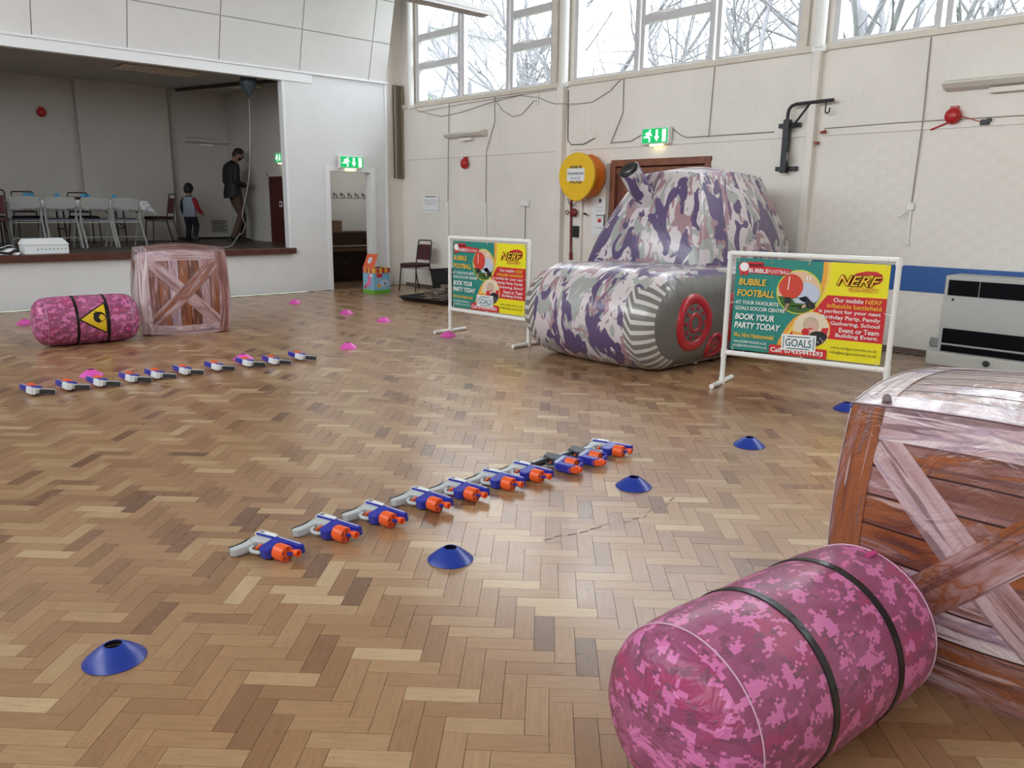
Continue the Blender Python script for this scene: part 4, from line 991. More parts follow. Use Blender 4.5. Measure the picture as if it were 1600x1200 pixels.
put_chair(3.12, 15.12, R(0), 'maroon padded chair behind the table near its middle', 'padded chairs at the stage table')
put_chair(2.57, 15.12, R(0), 'maroon padded chair behind the table at the left picture edge', 'padded chairs at the stage table')
put_chair(2.37, 13.80, R(180), 'dark padded chair cut off by the left picture edge', 'padded chairs at the stage table')
FOLDM = simple('grey_folding_chair_steel', (.27, .275, .265), .4)
def make_folding():
    """backrest towards local -y (seen from behind), seat faces +y"""
    t = thing('folding_chair', '', 'chair', group='grey folding chairs along the table')
    hw = .215
    # back legs/uprights: one tube from the rear foot up to the backrest
    for sx in (-1, 1):
        MB().tube([(sx*hw, -.20, .003), (sx*hw, .02, .43), (sx*(hw-.003), .035, .50), (sx*(hw-.012), -.03, .74)], .0155, 8).build('back_upright', FOLDM, t, smooth=60)
        MB().tube([(sx*(hw-.026), .26, .003), (sx*(hw-.026), .03, .40), (sx*(hw-.024), .0, .46)], .014, 8).build('front_leg', FOLDM, t, smooth=60)
    MB().tube([(-hw+.012, -.03, .735), (-hw+.03, -.037, .765), (0, -.042, .772), (hw-.03, -.037, .765), (hw-.012, -.03, .735)], .0125, 8).build('top_rail', FOLDM, t, smooth=60)
    vs, fs = [], []; n = 12
    for k in range(n+1):
        s = -1+2*k/n; x = s*(hw-.012); yb = -.035-.022*(1-s*s)
        zt = .765; zb = .625-.022*(1-s*s)
        for (y, z) in ((yb, zb), (yb-.003, zt), (yb+.012, zt), (yb+.015, zb)): vs.append((x, y, z))
    for k in range(n):
        for j in range(4): j2 = (j+1) % 4; fs.append((k*4+j, k*4+j2, (k+1)*4+j2, (k+1)*4+j))
    fs += [(0, 1, 2, 3), tuple(n*4+j for j in (3, 2, 1, 0))]
    MB().add(vs, fs).build('backrest', FOLDM, t, smooth=50)
    MB().prism(rounded(.385, .37, .05, cy=.19), .418, .432).build('seat_pan', FOLDM, t, bevel=.004)
    MB().prism(rounded(.37, .35, .05, cy=.19), .432, .455).build('seat_pad', NAVYV, t, bevel=.01)
    MB().tube([(-hw, .0, .395), (hw, .0, .395)], .010, 6).build('seat_rail', FOLDM, t, smooth=60)
    MB().tube([(-hw, -.135, .13), (-hw+.03, -.125, .165), (hw-.03, -.125, .165), (hw, -.135, .13)], .008, 6).build('stretcher', FOLDM, t, smooth=60)
    MB().tube([(-hw+.026, .19, .12), (-hw+.05, .17, .155), (hw-.05, .17, .155), (hw-.026, .19, .12)], .0065, 6).build('stretcher', FOLDM, t, smooth=60)
    return t
fc = make_folding()
for i, (x, y, lb) in enumerate(((2.83, 13.90, 'leftmost grey folding chair with its back to the hall'), (3.31, 13.88, 'grey folding chair second from left at the stage table'), (3.79, 13.86, 'grey folding chair third from left at the stage table'), (4.25, 13.86, 'rightmost grey folding chair with its back to the hall'))):
    o = fc if i == 0 else copy_tree(fc); o.location = (x, y, ZS); o.rotation_euler = (0, 0, R(-3+2*i)); o['label'] = lb; o['category'] = 'chair'
# ---- table with speckled cloth
def cloth_mat():
    m, nt, p = newmat('speckled_table_cloth'); tc = nd(nt, 'ShaderNodeTexCoord'); v = nd(nt, 'ShaderNodeTexVoronoi'); v.inputs['Scale'].default_value = 38
    nt.links.new(tc.outputs['Object'], v.inputs['Vector']); f = mth(nt, 'LESS_THAN', v.outputs['Distance'], .34)
    nt.links.new(mixc(nt, f, (.66, .66, .70), (.10, .09, .12)), p.inputs['Base Color']); p.inputs['Roughness'].default_value = .8; return m
tb = thing('party_table', 'long table with dark folding legs on the stage', 'table', (3.40, 14.55, ZS))
MB().box(-1.35, 1.25, -.33, .33, .705, .73).build('table_top', simple('table_board', (.22, .20, .18), .6), tb)
for x in (-1.0, .05, .95):
    for y in (-.20, .20): MB().tube([(x, y, .70), (x+.02, y*1.05, .003)], .014, 8).build('leg', BLACKM, tb, smooth=60)
    MB().tube([(x, -.20, .28), (x, .20, .28)], .01, 6).build('leg_brace', BLACKM, tb)
MB().tube([(.95, -.2, .30), (.55, -.2, .69)], .010, 6).build('leg_brace', BLACKM, tb)
def cloth():
    nx, ny = 64, 28; x0, x1, y0, y1 = -1.40, 1.30, -.36, .36; ov = .17
    rr = random.Random(2); vs, fs = [], []
    for i in range(nx+1):
        for j in range(ny+1):
            u = -1+2*i/nx; v = -1+2*j/ny; X_ = (x0+x1)/2+u*((x1-x0)/2+ov); Y_ = v*((y1-y0)/2+ov)
            ex = max(0, x0-X_, X_-x1); ey = max(0, y0-Y_, Y_-y1); X2 = min(max(X_, x0), x1); Y2 = min(max(Y_, y0), y1)
            drop = math.hypot(ex, ey) if (ex and ey) else max(ex, ey)
            if ey: Y2 += math.copysign(.018*math.sin(X_*19)+.02, Y_)*min(1, ey/.06)
            if ex: X2 += math.copysign(.018*math.sin(Y_*21)+.02+.10*(1 if X_ > 0 else .3)*ex/ov, X_)
            vs.append((X2, Y2, .737-drop*(1 if not (ex and ey) else 1.1)))
    for i in range(nx):
        for j in range(ny): a = i*(ny+1)+j; fs.append((a, a+ny+1, a+ny+2, a+1))
    return MB().add(vs, fs)
o = cloth().build('tablecloth', cloth_mat(), None, smooth=180); o.location = (3.40, 14.55, ZS); tag(o, 'white speckled paper cloth over the stage table', 'tablecloth')
so = o.modifiers.new('thick', 'SOLIDIFY'); so.thickness = .003
CUP = MB().lathe([(.026, 0), (.036, .088), (.038, .09), (.034, .089), (.024, .004), (.001, .004)], 16).mesh('paper_cup', simple('light_blue_paper', (.055, .33, .60), .5), 50)
for (x, y, lb) in ((2.97, 14.42, 'leftmost blue paper cup on the stage table'), (3.06, 14.48, 'blue paper cup second from left on the stage table'), (3.40, 14.38, 'blue paper cup alone near the middle of the stage table'), (3.77, 14.36, 'left cup of the blue pair on the right half of table'), (3.85, 14.42, 'right cup of the blue pair on the right half of table'), (4.23, 14.36, 'blue paper cup at the right end of the stage table')):
    o = bpy.data.objects.new('paper_cup', CUP); COL.objects.link(o); o.location = (x, y, ZS+.7395); tag(o, lb, 'cup', 'blue paper cups on the stage table')
# white cake box and papers at the stage edge
bx = thing('cake_box', 'white cardboard box with small green print at the stage edge', 'box', (2.74, 12.62, ZS+.003), R(4))
MB().box(-.26, .29, -.11, .14, 0, .13).build('box_body', PAPER, bx, bevel=.003)
MB().add([(-.27, -.12, .125), (.30, -.12, .125), (.30, .15, .135), (-.27, .15, .135), (-.22, .02, .20), (.26, .03, .205), (.24, .15, .205), (-.22, .15, .2)], [(0, 1, 5, 4), (1, 2, 6, 5), (2, 3, 7, 6), (3, 0, 4, 7), (4, 5, 6, 7), (3, 2, 1, 0)]).build('box_lid', PAPER, bx)
for k in range(8): MB().lathe([(.011, 0), (.011, .0012)], 8, rotm('X', 90, (-.10+.05*k, -.1105, .06+.004*(k % 2)))).build('box_print', flat('print_mint', (.15, .38, .32)), bx)
for k, (x, y, rz, lb) in enumerate(((2.26, 12.47, 12, 'white paper sheet sliding off left of the cake box'), (2.24, 12.60, 28, 'creased white paper sheet leaning on the cake box'), (2.26, 12.74, -8, 'white paper sheet at the left picture edge of the stage'))):
    b = MB(); n = 8
    vs = [((-.15+.30*i/n), -.09+.18*j, .004+.045*k+.03*math.sin(i*.9+k)*(i/n)) for i in range(n+1) for j in (0, 1)]
    fs = [(2*i, 2*i+2, 2*i+3, 2*i+1) for i in range(n)]
    o = b.add(vs, fs).build('paper_sheet', PAPER, None, smooth=180); o.location = (x, y, ZS+.004); o.rotation_euler = (0, 0, R(rz)); tag(o, lb, 'paper', 'loose papers at the stage edge'); s_ = o.modifiers.new('t', 'SOLIDIFY'); s_.thickness = .002
# curl of ribbon dropped on the stage and balloon with string
tag(MB().tube([(4.02+.03*k, 12.75+.05*math.sin(k*1.3), ZS+.008+.005*math.cos(k)) for k in range(14)], .004, 5).build('ribbon', PAPER, None), 'white curling ribbon lying on the stage by the folding chairs', 'ribbon')
bal = thing('foil_balloon', 'dark grey balloon floating under the stage ceiling with a ribbon', 'balloon', (6.02, 12.95, 0))
MB().lathe([(.001, -.20), (.02, -.19), (.06, -.14), (.115, -.06), (.14, .02), (.13, .09), (.09, .145), (.04, .17), (.001, .175)], 28, Matrix.Translation((0, 0, 3.34)), cap=False).build('balloon_body', simple('slate_balloon', (.06, .085, .10), .25, coat=.3), bal, smooth=180)
MB().lathe([(.018, -.025), (.006, 0), (.01, .01)], 10, Matrix.Translation((0, 0, 3.14))).build('balloon_knot', simple('slate_balloon', (.06, .085, .10), .25), bal)
MB().tube([(0, 0, 3.13), (-.01, 0, 2.7), (-.035, 0, 2.3), (-.06, .02, 1.95), (-.11, .04, 1.65), (-.19, .03, 1.42), (-.24, .0, 1.24), (-.18, .02, 1.10), (-.24, .01, .98), (-.32, .01, .93), (-.38, .0, .86), (-.44, 0, .78), (-.52, 0, .748), (-.60, .02, .746)], .0028, 5).build('balloon_ribbon', simple('white_ribbon', (.75, .73, .68), .4), bal)

# ================================================================ PEOPLE
def skin_mesh(name, joints, edges, mat, parent, sub=2, root=0):
    names = list(joints); me = bpy.data.meshes.new(name); me.from_pydata([joints[k][0] for k in names], [(names.index(a), names.index(b)) for a, b in edges], [])
    o = bpy.data.objects.new(name, me); COL.objects.link(o)
    o.modifiers.new('skin', 'SKIN'); sv = me.skin_vertices[0].data
    for i, k in enumerate(names):
        r = joints[k][1]; sv[i].radius = (r, r) if not isinstance(r, tuple) else r; sv[i].use_root = (i == root)
    s = o.modifiers.new('sub', 'SUBSURF'); s.levels = sub; s.render_levels = sub
    bpy.context.view_layer.update(); dg = bpy.context.evaluated_depsgraph_get()
    m2 = bpy.data.meshes.new_from_object(o.evaluated_get(dg)); m2.name = name
    bpy.data.objects.remove(o); m2.materials.clear(); m2.materials.append(mat)
    for p in m2.polygons: p.use_smooth = True
    o = bpy.data.objects.new(name, m2); COL.objects.link(o); o.parent = parent; return o
def head_mesh(c, h, yaw, tilt, mat, extra=None):
    """egg head with nose, brow, mouth, ears; looks along +x before yaw. h head height"""
    b = MB(); n, mrows = 28, 20; vs, fs = [], []
    for i in range(mrows+1):
        ph = PI*i/mrows; z = math.cos(ph)
        for k in range(n):
            a = 2*PI*k/n; x = math.sin(ph)*math.cos(a); y = math.sin(ph)*math.sin(a)
            X_ = x*.42*h; Y_ = y*.35*h; Z_ = z*.5*h
            if z < -.1: X_ *= 1-.22*(-z-.1) if x > 0 else 1-.5*(-z-.1); Y_ *= 1-.32*(-z-.1)
            f = max(0, math.cos(a))
            if x > 0.2:
                X_ += .085*h*math.exp(-((y/.13)**2)-(((z+.12)/.15)**2))       # nose
                X_ += .02*h*math.exp(-((y/.5)**2)-(((z-.18)/.08)**2))         # brow
                X_ -= .025*h*math.exp(-(((abs(y)-.36)/.14)**2)-(((z-.02)/.09)**2))  # eye sockets
                X_ += .018*h*math.exp(-((y/.28)**2)-(((z+.45)/.07)**2)); X_ += .03*h*math.exp(-((y/.25)**2)-(((z+.78)/.14)**2))
            vs.append((X_, Y_, Z_))
    for i in range(mrows):
        for k in range(n): k2 = (k+1) % n; fs.append((i*n+k, (i+1)*n+k, (i+1)*n+k2, i*n+k2))
    b.add(vs, fs)
    for sg in (-1, 1):
        b.lathe([(.001, -.02*h), (.07*h, -.012*h), (.085*h, .0), (.05*h, .018*h), (.001, .01*h)], 12, Matrix.Translation((-.02*h, sg*.36*h, -.03*h)) @ Matrix.Rotation(R(90), 4, 'X') @ Matrix.Diagonal((.7, 1.1, 1, 1)), cap=False)
    mt = Matrix.Translation(c) @ Matrix.Rotation(yaw, 4, 'Z') @ Matrix.Rotation(tilt, 4, 'Y')
    b.v = [tuple(mt @ Vector(v)) for v in b.v]
    return b, mt
def hair_cap(mt, h, mat, parent, name='hair', low=-.25, thick=1.09, front=.34, side=.08):
    b = MB(); n, m_ = 28, 14; vs, fs = [], []; rr = random.Random(5)
    for i in range(m_+1):
        for k in range(n):
            a = 2*PI*k/n; fr = (1+math.cos(a))/2                     # 1 at the face
            zl = low+(side-low)*max(0, min(1, (fr-.22)/.2))+(front-side)*max(0, min(1, (fr-.62)/.16)); zt = 1-(1-zl)*i/m_
            ph = math.acos(max(-1, min(1, zt))); t = thick+rr.uniform(-.015, .025)
            vs.append(mt @ Vector((math.sin(ph)*math.cos(a)*.42*h*t, math.sin(ph)*math.sin(a)*.35*h*t, zt*.5*h*(t+.02))))
    for i in range(m_):
        for k in range(n): k2 = (k+1) % n; fs.append((i*n+k, (i+1)*n+k, (i+1)*n+k2, i*n+k2))
    return b.add(vs, fs).build(name, mat, parent, smooth=180)
def hand(b, wrist, d, up, L, curl=.5):
    """palm and five bent fingers appended to builder b; d: pointing direction, up: back of the hand"""
    d = Vector(d).normalized(); up = Vector(up); up = (up-d*up.dot(d)).normalized(); sd = d.cross(up); wv = Vector(wrist)
    b.tube([wv-d*L*.08, wv+d*L*.12, wv+d*L*.36, wv+d*L*.52], [L*.13, L*.19, L*.23, L*.20], 10)
    for k, (s, ln) in enumerate(((-.165, .42), (-.055, .5), (.055, .46), (.16, .36))):
        p0 = wv+d*L*.46+sd*s*L; p1 = p0+(d-up*curl*.5).normalized()*ln*L*.45; p2 = p1+(d-up*curl*1.6).normalized()*ln*L*.35; p3 = p2+(d*.5-up*curl*2).normalized()*ln*L*.25
        b.tube([p0, p1, p2, p3], [L*.062, L*.058, L*.052, L*.038], 7)
    q0 = wv+d*L*.16-sd*L*.15; q1 = q0+(d*.6-sd*.9-up*.2).normalized()*L*.24; q2 = q1+(d*.9-sd*.1-up*.5).normalized()*L*.2
    b.tube([q0, q1, q2], [L*.08, L*.065, L*.045], 7)
def limb(b, pts, rs, n=14): b.tube(pts, rs, n)
SKINM = simple('skin', (.30, .16, .105), .55); HAIRB = simple('black_hair', (.010, .008, .008), .55, bmp=.5, bscale=80)
def join_bm(obs, name, mat, parent):
    pass
def loft(b, rings, n=20, cap=True):
    """rings: (centre, half-depth x, half-width y, tilt about y)"""
    vs, fs = [], []
    for (c, rx, ry, tl) in rings:
        for k in range(n):
            a = 2*PI*k/n; x, y = rx*math.cos(a), ry*math.sin(a)
            vs.append((c[0]+x*math.cos(tl), c[1]+y, c[2]-x*math.sin(tl)))
    for i in range(len(rings)-1):
        for k in range(n): k2 = (k+1) % n; fs.append((i*n+k, i*n+k2, (i+1)*n+k2, (i+1)*n+k))
    if cap: fs += [tuple(range(n-1, -1, -1)), tuple((len(rings)-1)*n+k for k in range(n))]
    return b.add(vs, fs)
def merge_into(o, b):
    me = o.data; bmh = bmesh.new(); bmh.from_mesh(me)
    vv = [bmh.verts.new(v) for v in b.v]
    for f in b.f:
        try: nf = bmh.faces.new([vv[i] for i in f]); nf.smooth = True
        except ValueError: pass
    bmh.to_mesh(me); bmh.free()
def shoe(x, y, z, parent, L=.29, mat=None, tilt=0, yaw=0, w=.098):
    b = MB(); vs, fs = [], []; n = 10
    prof = [(-.38, .75, .30), (-.30, .95, .36), (-.1, .9, .34), (.12, .95, .27), (.32, 1.0, .19), (.5, .9, .14), (.60, .45, .10)]
    for (t, ww, hh) in prof:
        for k in range(n):
            a = PI*k/(n-1); vs.append((t*L, math.cos(a)*ww*w/2, max(0, math.sin(a))**.7*hh*L*.9))
    for i in range(len(prof)-1):
        for k in range(n-1): fs.append((i*n+k, (i+1)*n+k, (i+1)*n+k+1, i*n+k+1))
        fs.append((i*n+n-1, (i+1)*n+n-1, (i+1)*n, i*n))
    fs += [tuple(range(n)), tuple((len(prof)-1)*n+k for k in range(n-1, -1, -1))]
    mtx = Matrix.Translation((x, y, z)) @ Matrix.Rotation(yaw, 4, 'Z') @ Matrix.Rotation(tilt, 4, 'Y')
    b.add([mtx @ Vector(v) for v in vs], fs); return b.build('shoe', mat or BLACK, parent, smooth=60)
# ---- man walking to the right, looking down at his hands
man = thing('person', 'man in dark jacket and brown trousers walking across the stage, looking down', 'person', (6.62, 15.1, ZS))
h = .235
hb, mt = head_mesh((.115, 0, 1.615), h, R(-12), R(24), SKINM)
hb.tube([(-.01, 0, 1.40), (.03, 0, 1.48), (.075, 0, 1.56)], [.075, .062, .060], 14)
J = dict(pel=((0, 0, .92), (.12, .15)), bel=((-.01, 0, 1.08), (.105, .14)), che=((-.03, 0, 1.30), (.115, .165)), nb=((-.01, 0, 1.42), (.07, .08)), ne=((.03, 0, 1.48), .055),
         sl=((-.03, .17, 1.40), .065), el=((-.05, .22, 1.14), .048), wl=((.15, .17, 1.04), .034), sr=((-.03, -.17, 1.40), .065), er=((-.07, -.22, 1.12), .048), wr=((.17, -.16, 1.05), .034),
         hl=((.02, .09, .88), .075), kl=((.165, .09, .50), .048), al=((.155, .09, .09), .036), hr=((.0, -.09, .88), .075), kr=((.065, -.09, .49), .048), ar=((-.10, -.09, .11), .036))
skb = skin_mesh('body', J, [('pel', 'bel'), ('bel', 'che'), ('che', 'nb'), ('nb', 'ne'), ('che', 'sl'), ('sl', 'el'), ('el', 'wl'), ('che', 'sr'), ('sr', 'er'), ('er', 'wr'), ('pel', 'hl'), ('hl', 'kl'), ('kl', 'al'), ('pel', 'hr'), ('hr', 'kr'), ('kr', 'ar')], SKINM, man, 2)
hand(hb, (.15, .165, 1.04), (.8, -.2, .25), (.0, .3, 1), .17, .7); hand(hb, (.17, -.155, 1.05), (.8, .25, .3), (0, -.3, 1), .17, .7)
merge_into(skb, hb)
hair_cap(mt, h, HAIRB, man, low=-.50, front=.50, thick=1.09, side=.06)
bb = MB(); vs, fs = [], []
for i in range(7):
    z = -.36-.64*i/6
    for k in range(13):
        a = R(-80+160*k/12); sn = math.sqrt(max(.02, 1-z*z)); vs.append(mt @ Vector((sn*math.cos(a)*.42*h*1.03*(1-.18*(-z-.1))+.006, sn*math.sin(a)*.35*h*1.08*(1-.28*(-z-.1)), z*.5*h*1.05)))
for i in range(6):
    for k in range(12): fs.append((i*13+k, (i+1)*13+k, (i+1)*13+k+1, i*13+k+1))
bb.add(vs, fs).build('beard', HAIRB, man, smooth=180)
for sg in (-1, 1):
    MB().lathe([(.001, -.007), (.009, 0), (.001, .007)], 10, mt @ Matrix.Translation((.385*h, sg*.125*h, .02*h)) @ AX_X, cap=False).build('eye', INK, man)
JAK = simple('black_jacket', (.010, .010, .012), .7, bmp=.35, bscale=14); TRO = simple('brown_trousers', (.075, .042, .028), .8, bmp=.3, bscale=12)
b = MB()
loft(b, [((-.055, 0, .84), .150, .200, R(-14)), ((-.05, 0, .93), .150, .198, R(-10)), ((-.035, 0, 1.06), .135, .188, 0), ((-.04, 0, 1.20), .140, .200, 0), ((-.04, 0, 1.32), .140, .215, R(6)), ((-.025, 0, 1.41), .115, .205, R(12)), ((-.01, 0, 1.455), .085, .135, R(16)), ((.0, 0, 1.49), .070, .085, R(18))])
for sg, ex in ((1, -.05), (-1, -.07)):
    b.tube([(-.03, sg*.165, 1.405), (-.04, sg*.205, 1.34), (ex, sg*.235, 1.22), (ex-.01, sg*.238, 1.12), (.02, sg*.215, 1.07), (.13, sg*.172, 1.045)], [.075, .078, .068, .062, .055, .048], 14)
b.build('jacket', JAK, man, smooth=60)
b = MB()
loft(b, [((.0, 0, 1.0), .115, .160, 0), ((.0, 0, .92), .125, .172, 0), ((.01, 0, .82), .125, .172, 0), ((.02, 0, .77), .09, .12, 0)])
b.tube([(.02, .085, .88), (.06, .09, .74), (.12, .09, .60), (.172, .09, .49), (.170, .09, .34), (.160, .09, .18), (.150, .09, .055)], [.10, .098, .086, .074, .066, .060, .062], 14)
b.tube([(.0, -.085, .88), (.02, -.09, .74), (.05, -.09, .60), (.075, -.09, .49), (.01, -.09, .34), (-.06, -.09, .18), (-.115, -.09, .06)], [.10, .098, .086, .074, .066, .060, .062], 14)
b.build('trousers', TRO, man, smooth=60)
shoe(.155, .09, .002, man); shoe(-.105, -.09, .002, man)
MB().tube([(-.06, .075, 1.475), (-.075, 0, 1.50), (-.05, -.08, 1.475), (.035, -.06, 1.44), (.075, 0, 1.41)], .013, 8).build('shirt_collar', WHITEP, man, smooth=60)
# ---- small boy seen from behind, walking to the right
kid = thing('person', 'small boy in grey top with red sleeve and dark trousers on the stage', 'person', (5.93, 15.6, ZS), R(35))
h = .215
hb, mt = head_mesh((.015, 0, .965), h, 0, R(6), SKINM); hb.tube([(0, 0, .79), (.005, 0, .90)], [.048, .045], 12)
J = dict(pel=((0, 0, .50), (.075, .095)), che=((0, 0, .70), (.075, .10)), nb=((0, 0, .79), (.045, .055)), ne=((.005, 0, .84), .036), sl=((0, .105, .77), .04), el=((-.01, .15, .62), .032), wl=((.06, .16, .50), .024), sr=((0, -.105, .77), .04), er=((.02, -.16, .62), .032), wr=((.10, -.185, .52), .024),
         hl=((0, .055, .47), .062), kl=((.03, .055, .27), .045), al=((-.02, .055, .06), .03), hr=((0, -.055, .47), .062), kr=((.09, -.06, .28), .045), ar=((.02, -.06, .10), .03))
skb = skin_mesh('body', J, [('pel', 'che'), ('che', 'nb'), ('nb', 'ne'), ('che', 'sl'), ('sl', 'el'), ('el', 'wl'), ('che', 'sr'), ('sr', 'er'), ('er', 'wr'), ('pel', 'hl'), ('hl', 'kl'), ('kl', 'al'), ('pel', 'hr'), ('hr', 'kr'), ('kr', 'ar')], SKINM, kid, 2)
hand(hb, (.06, .16, .50), (.4, .1, -.8), (-.3, .9, 0), .105, .5); hand(hb, (.10, -.185, .52), (.7, -.2, -.6), (-.2, -.9, 0), .105, .6); merge_into(skb, hb)
hair_cap(mt, h, HAIRB, kid, low=-.62, thick=1.12, front=.30, side=-.12)
for sg in (-1, 1): MB().lathe([(.001, -.006), (.008, 0), (.001, .006)], 10, mt @ Matrix.Translation((.385*h, sg*.125*h, .02*h)) @ AX_X, cap=False).build('eye', INK, kid)
GTOP = simple('grey_blue_top', (.30, .34, .42), .85); RSL = simple('red_sleeve', (.34, .01, .02), .8); NSL = simple('navy_sleeve', (.012, .013, .025), .8); DTR = simple('dark_patterned_trousers', (.022, .026, .034), .85, var=.6, vscale=26)
loft(MB(), [((0, 0, .455), .098, .130, 0), ((0, 0, .52), .096, .128, 0), ((0, 0, .62), .090, .122, 0), ((0, 0, .72), .092, .128, 0), ((0, 0, .785), .080, .118, 0), ((0, 0, .825), .055, .075, 0), ((0, 0, .845), .046, .055, 0)]).build('top', GTOP, kid, smooth=60)
MB().tube([(.0, -.085, .785), (.0, -.125, .74), (.02, -.158, .63), (.05, -.17, .575), (.095, -.184, .525)], [.046, .050, .042, .038, .032], 12).build('sleeve', RSL, kid, smooth=60)['label'] = 'red sleeve'
MB().tube([(.0, .085, .785), (.0, .125, .74), (-.01, .150, .62), (.02, .155, .56), (.055, .160, .505)], [.046, .050, .042, .038, .032], 12).build('sleeve', NSL, kid, smooth=60)['label'] = 'navy sleeve'
b = MB(); loft(b, [((0, 0, .52), .078, .105, 0), ((0, 0, .47), .088, .118, 0), ((.005, 0, .41), .085, .112, 0), ((.01, 0, .38), .06, .08, 0)])
b.tube([(.005, .058, .45), (.02, .06, .36), (.032, .06, .27), (.008, .06, .16), (-.018, .058, .035)], [.070, .068, .058, .052, .052], 12); b.tube([(.01, -.058, .45), (.05, -.06, .36), (.09, -.062, .28), (.06, -.062, .19), (.022, -.06, .085)], [.070, .068, .058, .052, .050], 12)
b.build('trousers', DTR, kid, smooth=60)
shoe(-.02, .058, .002, kid, L=.19, w=.075); shoe(.03, -.06, .03, kid, L=.19, w=.075, mat=simple('grey_trainer', (.16, .16, .17), .6), tilt=R(22))
MB().tube([(.052*math.cos(2*PI*k/16), .062*math.sin(2*PI*k/16), .838+.006*math.cos(2*PI*k/16)) for k in range(16)], .010, 6, closed=True).build('neckband', NSL, kid, smooth=60)

# ================================================================ FIXTURES
EGREEN = simple('exit_green_lit', (.0, .30, .08), .4, emit=(.0, .36, .10), estr=.10)
EWHITE = simple('exit_white_lit', (.8, .85, .8), .4, emit=(.85, 1.0, .8), estr=.20)
def exit_sign(label, loc, rz, w_=.42, h_=.205):
    """face looks along local -y"""
    t = thing('exit_sign', label, 'sign', loc, rz, 'illuminated green exit signs')
    MB().box(-w_/2, w_/2, 0, .075, -h_/2, h_/2).build('housing', WHITEP, t, bevel=.006)
    MB().box(-w_/2+.018, w_/2-.018, -.004, .0, -h_/2+.016, h_/2-.016).build('lit_panel', EGREEN, t)
    def fp(pts, name): 
        ar = sum(pts[i][0]*pts[(i+1) % len(pts)][1]-pts[(i+1) % len(pts)][0]*pts[i][1] for i in range(len(pts)))
        if ar < 0: pts = pts[::-1]
        MB().add([(a*w_, -.0052, b_*h_) for a, b_ in pts], [tuple(range(len(pts)))]).build(name, EWHITE, t)
    fp([(.27, -.36), (.40, -.36), (.40, .36), (.27, .36)], 'door_symbol')
    fp([(.04, .34), (.11, .34), (.11, -.05), (.165, -.05), (.075, -.33), (-.015, -.05), (.04, -.05)], 'arrow_symbol')
    fp([(-.175+.035*math.cos(2*PI*k/14), .30+.072*math.sin(2*PI*k/14)) for k in range(14)], 'runner_head')
    fp([(-.31, .20), (-.22, .24), (-.13, .14), (-.10, .02), (-.13, -.01), (-.17, .07), (-.20, -.02), (-.155, -.14), (-.165, -.36), (-.205, -.36), (-.21, -.16), (-.26, -.08), (-.29, -.12), (-.40, -.10), (-.405, -.03), (-.32, -.03), (-.29, .10), (-.33, .08), (-.345, .14)], 'runner_symbol')
    MB().box(-.09, .09, .015, .065, -h_/2-.016, -h_/2).build('downlight_lens', simple('warm_lens', (.8, .75, .5), .4, emit=(1, .9, .45), estr=.35), t)
    return t
exit_sign('lit green exit sign above the doorway beside the stage', (7.505, YB-.09, 2.165), 0, .475, .21)
exit_sign('lit green exit sign above the brown door on the right wall', (XR-.10, 6.64, 2.365), R(-90), .44, .21)
exit_sign('small lit exit sign on the stage side wall, half hidden by the opening edge', (SR-.08, 13.90, 2.27), R(-90), .34, .18)
# ---- hose reel
hr = thing('hose_reel', 'decommissioned yellow and orange fire hose reel cover on the right wall', 'hose reel', (XR, 7.80, 1.88))
HY = simple('yellow_cover', (.86, .52, .015), .45, bmp=.2, bscale=10); HO = simple('orange_cover', (.80, .20, .012), .55, bmp=.6, bscale=9)
outl = [(.335*math.cos(a)*(1 if math.sin(a) > -.2 else 1), .315*math.sin(a)-(.03*max(0, -math.sin(a))**6)) for a in [2*PI*k/44 for k in range(44)]]
MF = Matrix(((0, 0, -1, 0), (-1, 0, 0, 0), (0, 1, 0, 0), (0, 0, 0, 1)))     # (x,y,z)->( -z, -x, y): disc faces -X
MB().prism(outl, .27, .32, MF).build('cover_front', HY, hr, smooth=40, bevel=.012)
vs, fs = [], []; n = 56
for i, (d, r) in enumerate(((.28, .318), (.24, .312), (.20, .300), (.16, .312), (.12, .296), (.09, .31), (.05, .30), (.02, .27))):
    for k in range(n): a = 2*PI*k/n; rr = r+.008*math.sin(a*9+i*1.7); vs.append(MF @ Vector((rr*math.cos(a), rr*.96*math.sin(a), d)))
for i in range(7):
    for k in range(n): k2 = (k+1) % n; fs.append((i*n+k, i*n+k2, (i+1)*n+k2, (i+1)*n+k))
fs.append(tuple(7*n+k for k in range(n)))
MB().add(vs, fs).build('cover_side', HO, hr, smooth=180)
def wtext(s, parent, mat, y, z, w_, h_, x, bold=.0):
    me = text_mesh(s, 0, bold); xs_ = [v.co.x for v in me.vertices]; ys_ = [v.co.y for v in me.vertices]
    for v in me.vertices: v.co = Vector((x, y+w_/2-(v.co.x-min(xs_))/(max(xs_)-min(xs_))*w_, z+(v.co.y-min(ys_))/(max(ys_)-min(ys_))*h_))
    me.materials.clear(); me.materials.append(mat); o = bpy.data.objects.new('lettering', me); COL.objects.link(o); o.parent = parent; return o
nt_ = MB().box(-.325, -.3215, -.16, .17, -.07, .10).build('paper_notice', PAPER, hr)
wtext('Decommissioned', nt_, INK, .005, .015, .29, .042, -.327, .01); wtext('"DO NOT USE"', nt_, INK, .005, -.05, .19, .032, -.327)
wtext('FIRE', hr, INK, .0, .085, .22, .05, -.3212, .03); wtext('HOSE', hr, INK, .0, -.105, .22, .05, -.3212, .03)
MB().tube([(-.03, .36, -.25), (-.03, .335, -1.10)], .016, 10).build('supply_pipe', simple('dark_red_pipe', (.20, .015, .018), .4), hr, smooth=60)
MB().tube([(-.03, .335, -1.08), (-.03, .332, -1.18)], .024, 10).build('pipe_sleeve', simple('dark_red_pipe', (.20, .015, .018), .4), hr, smooth=60)
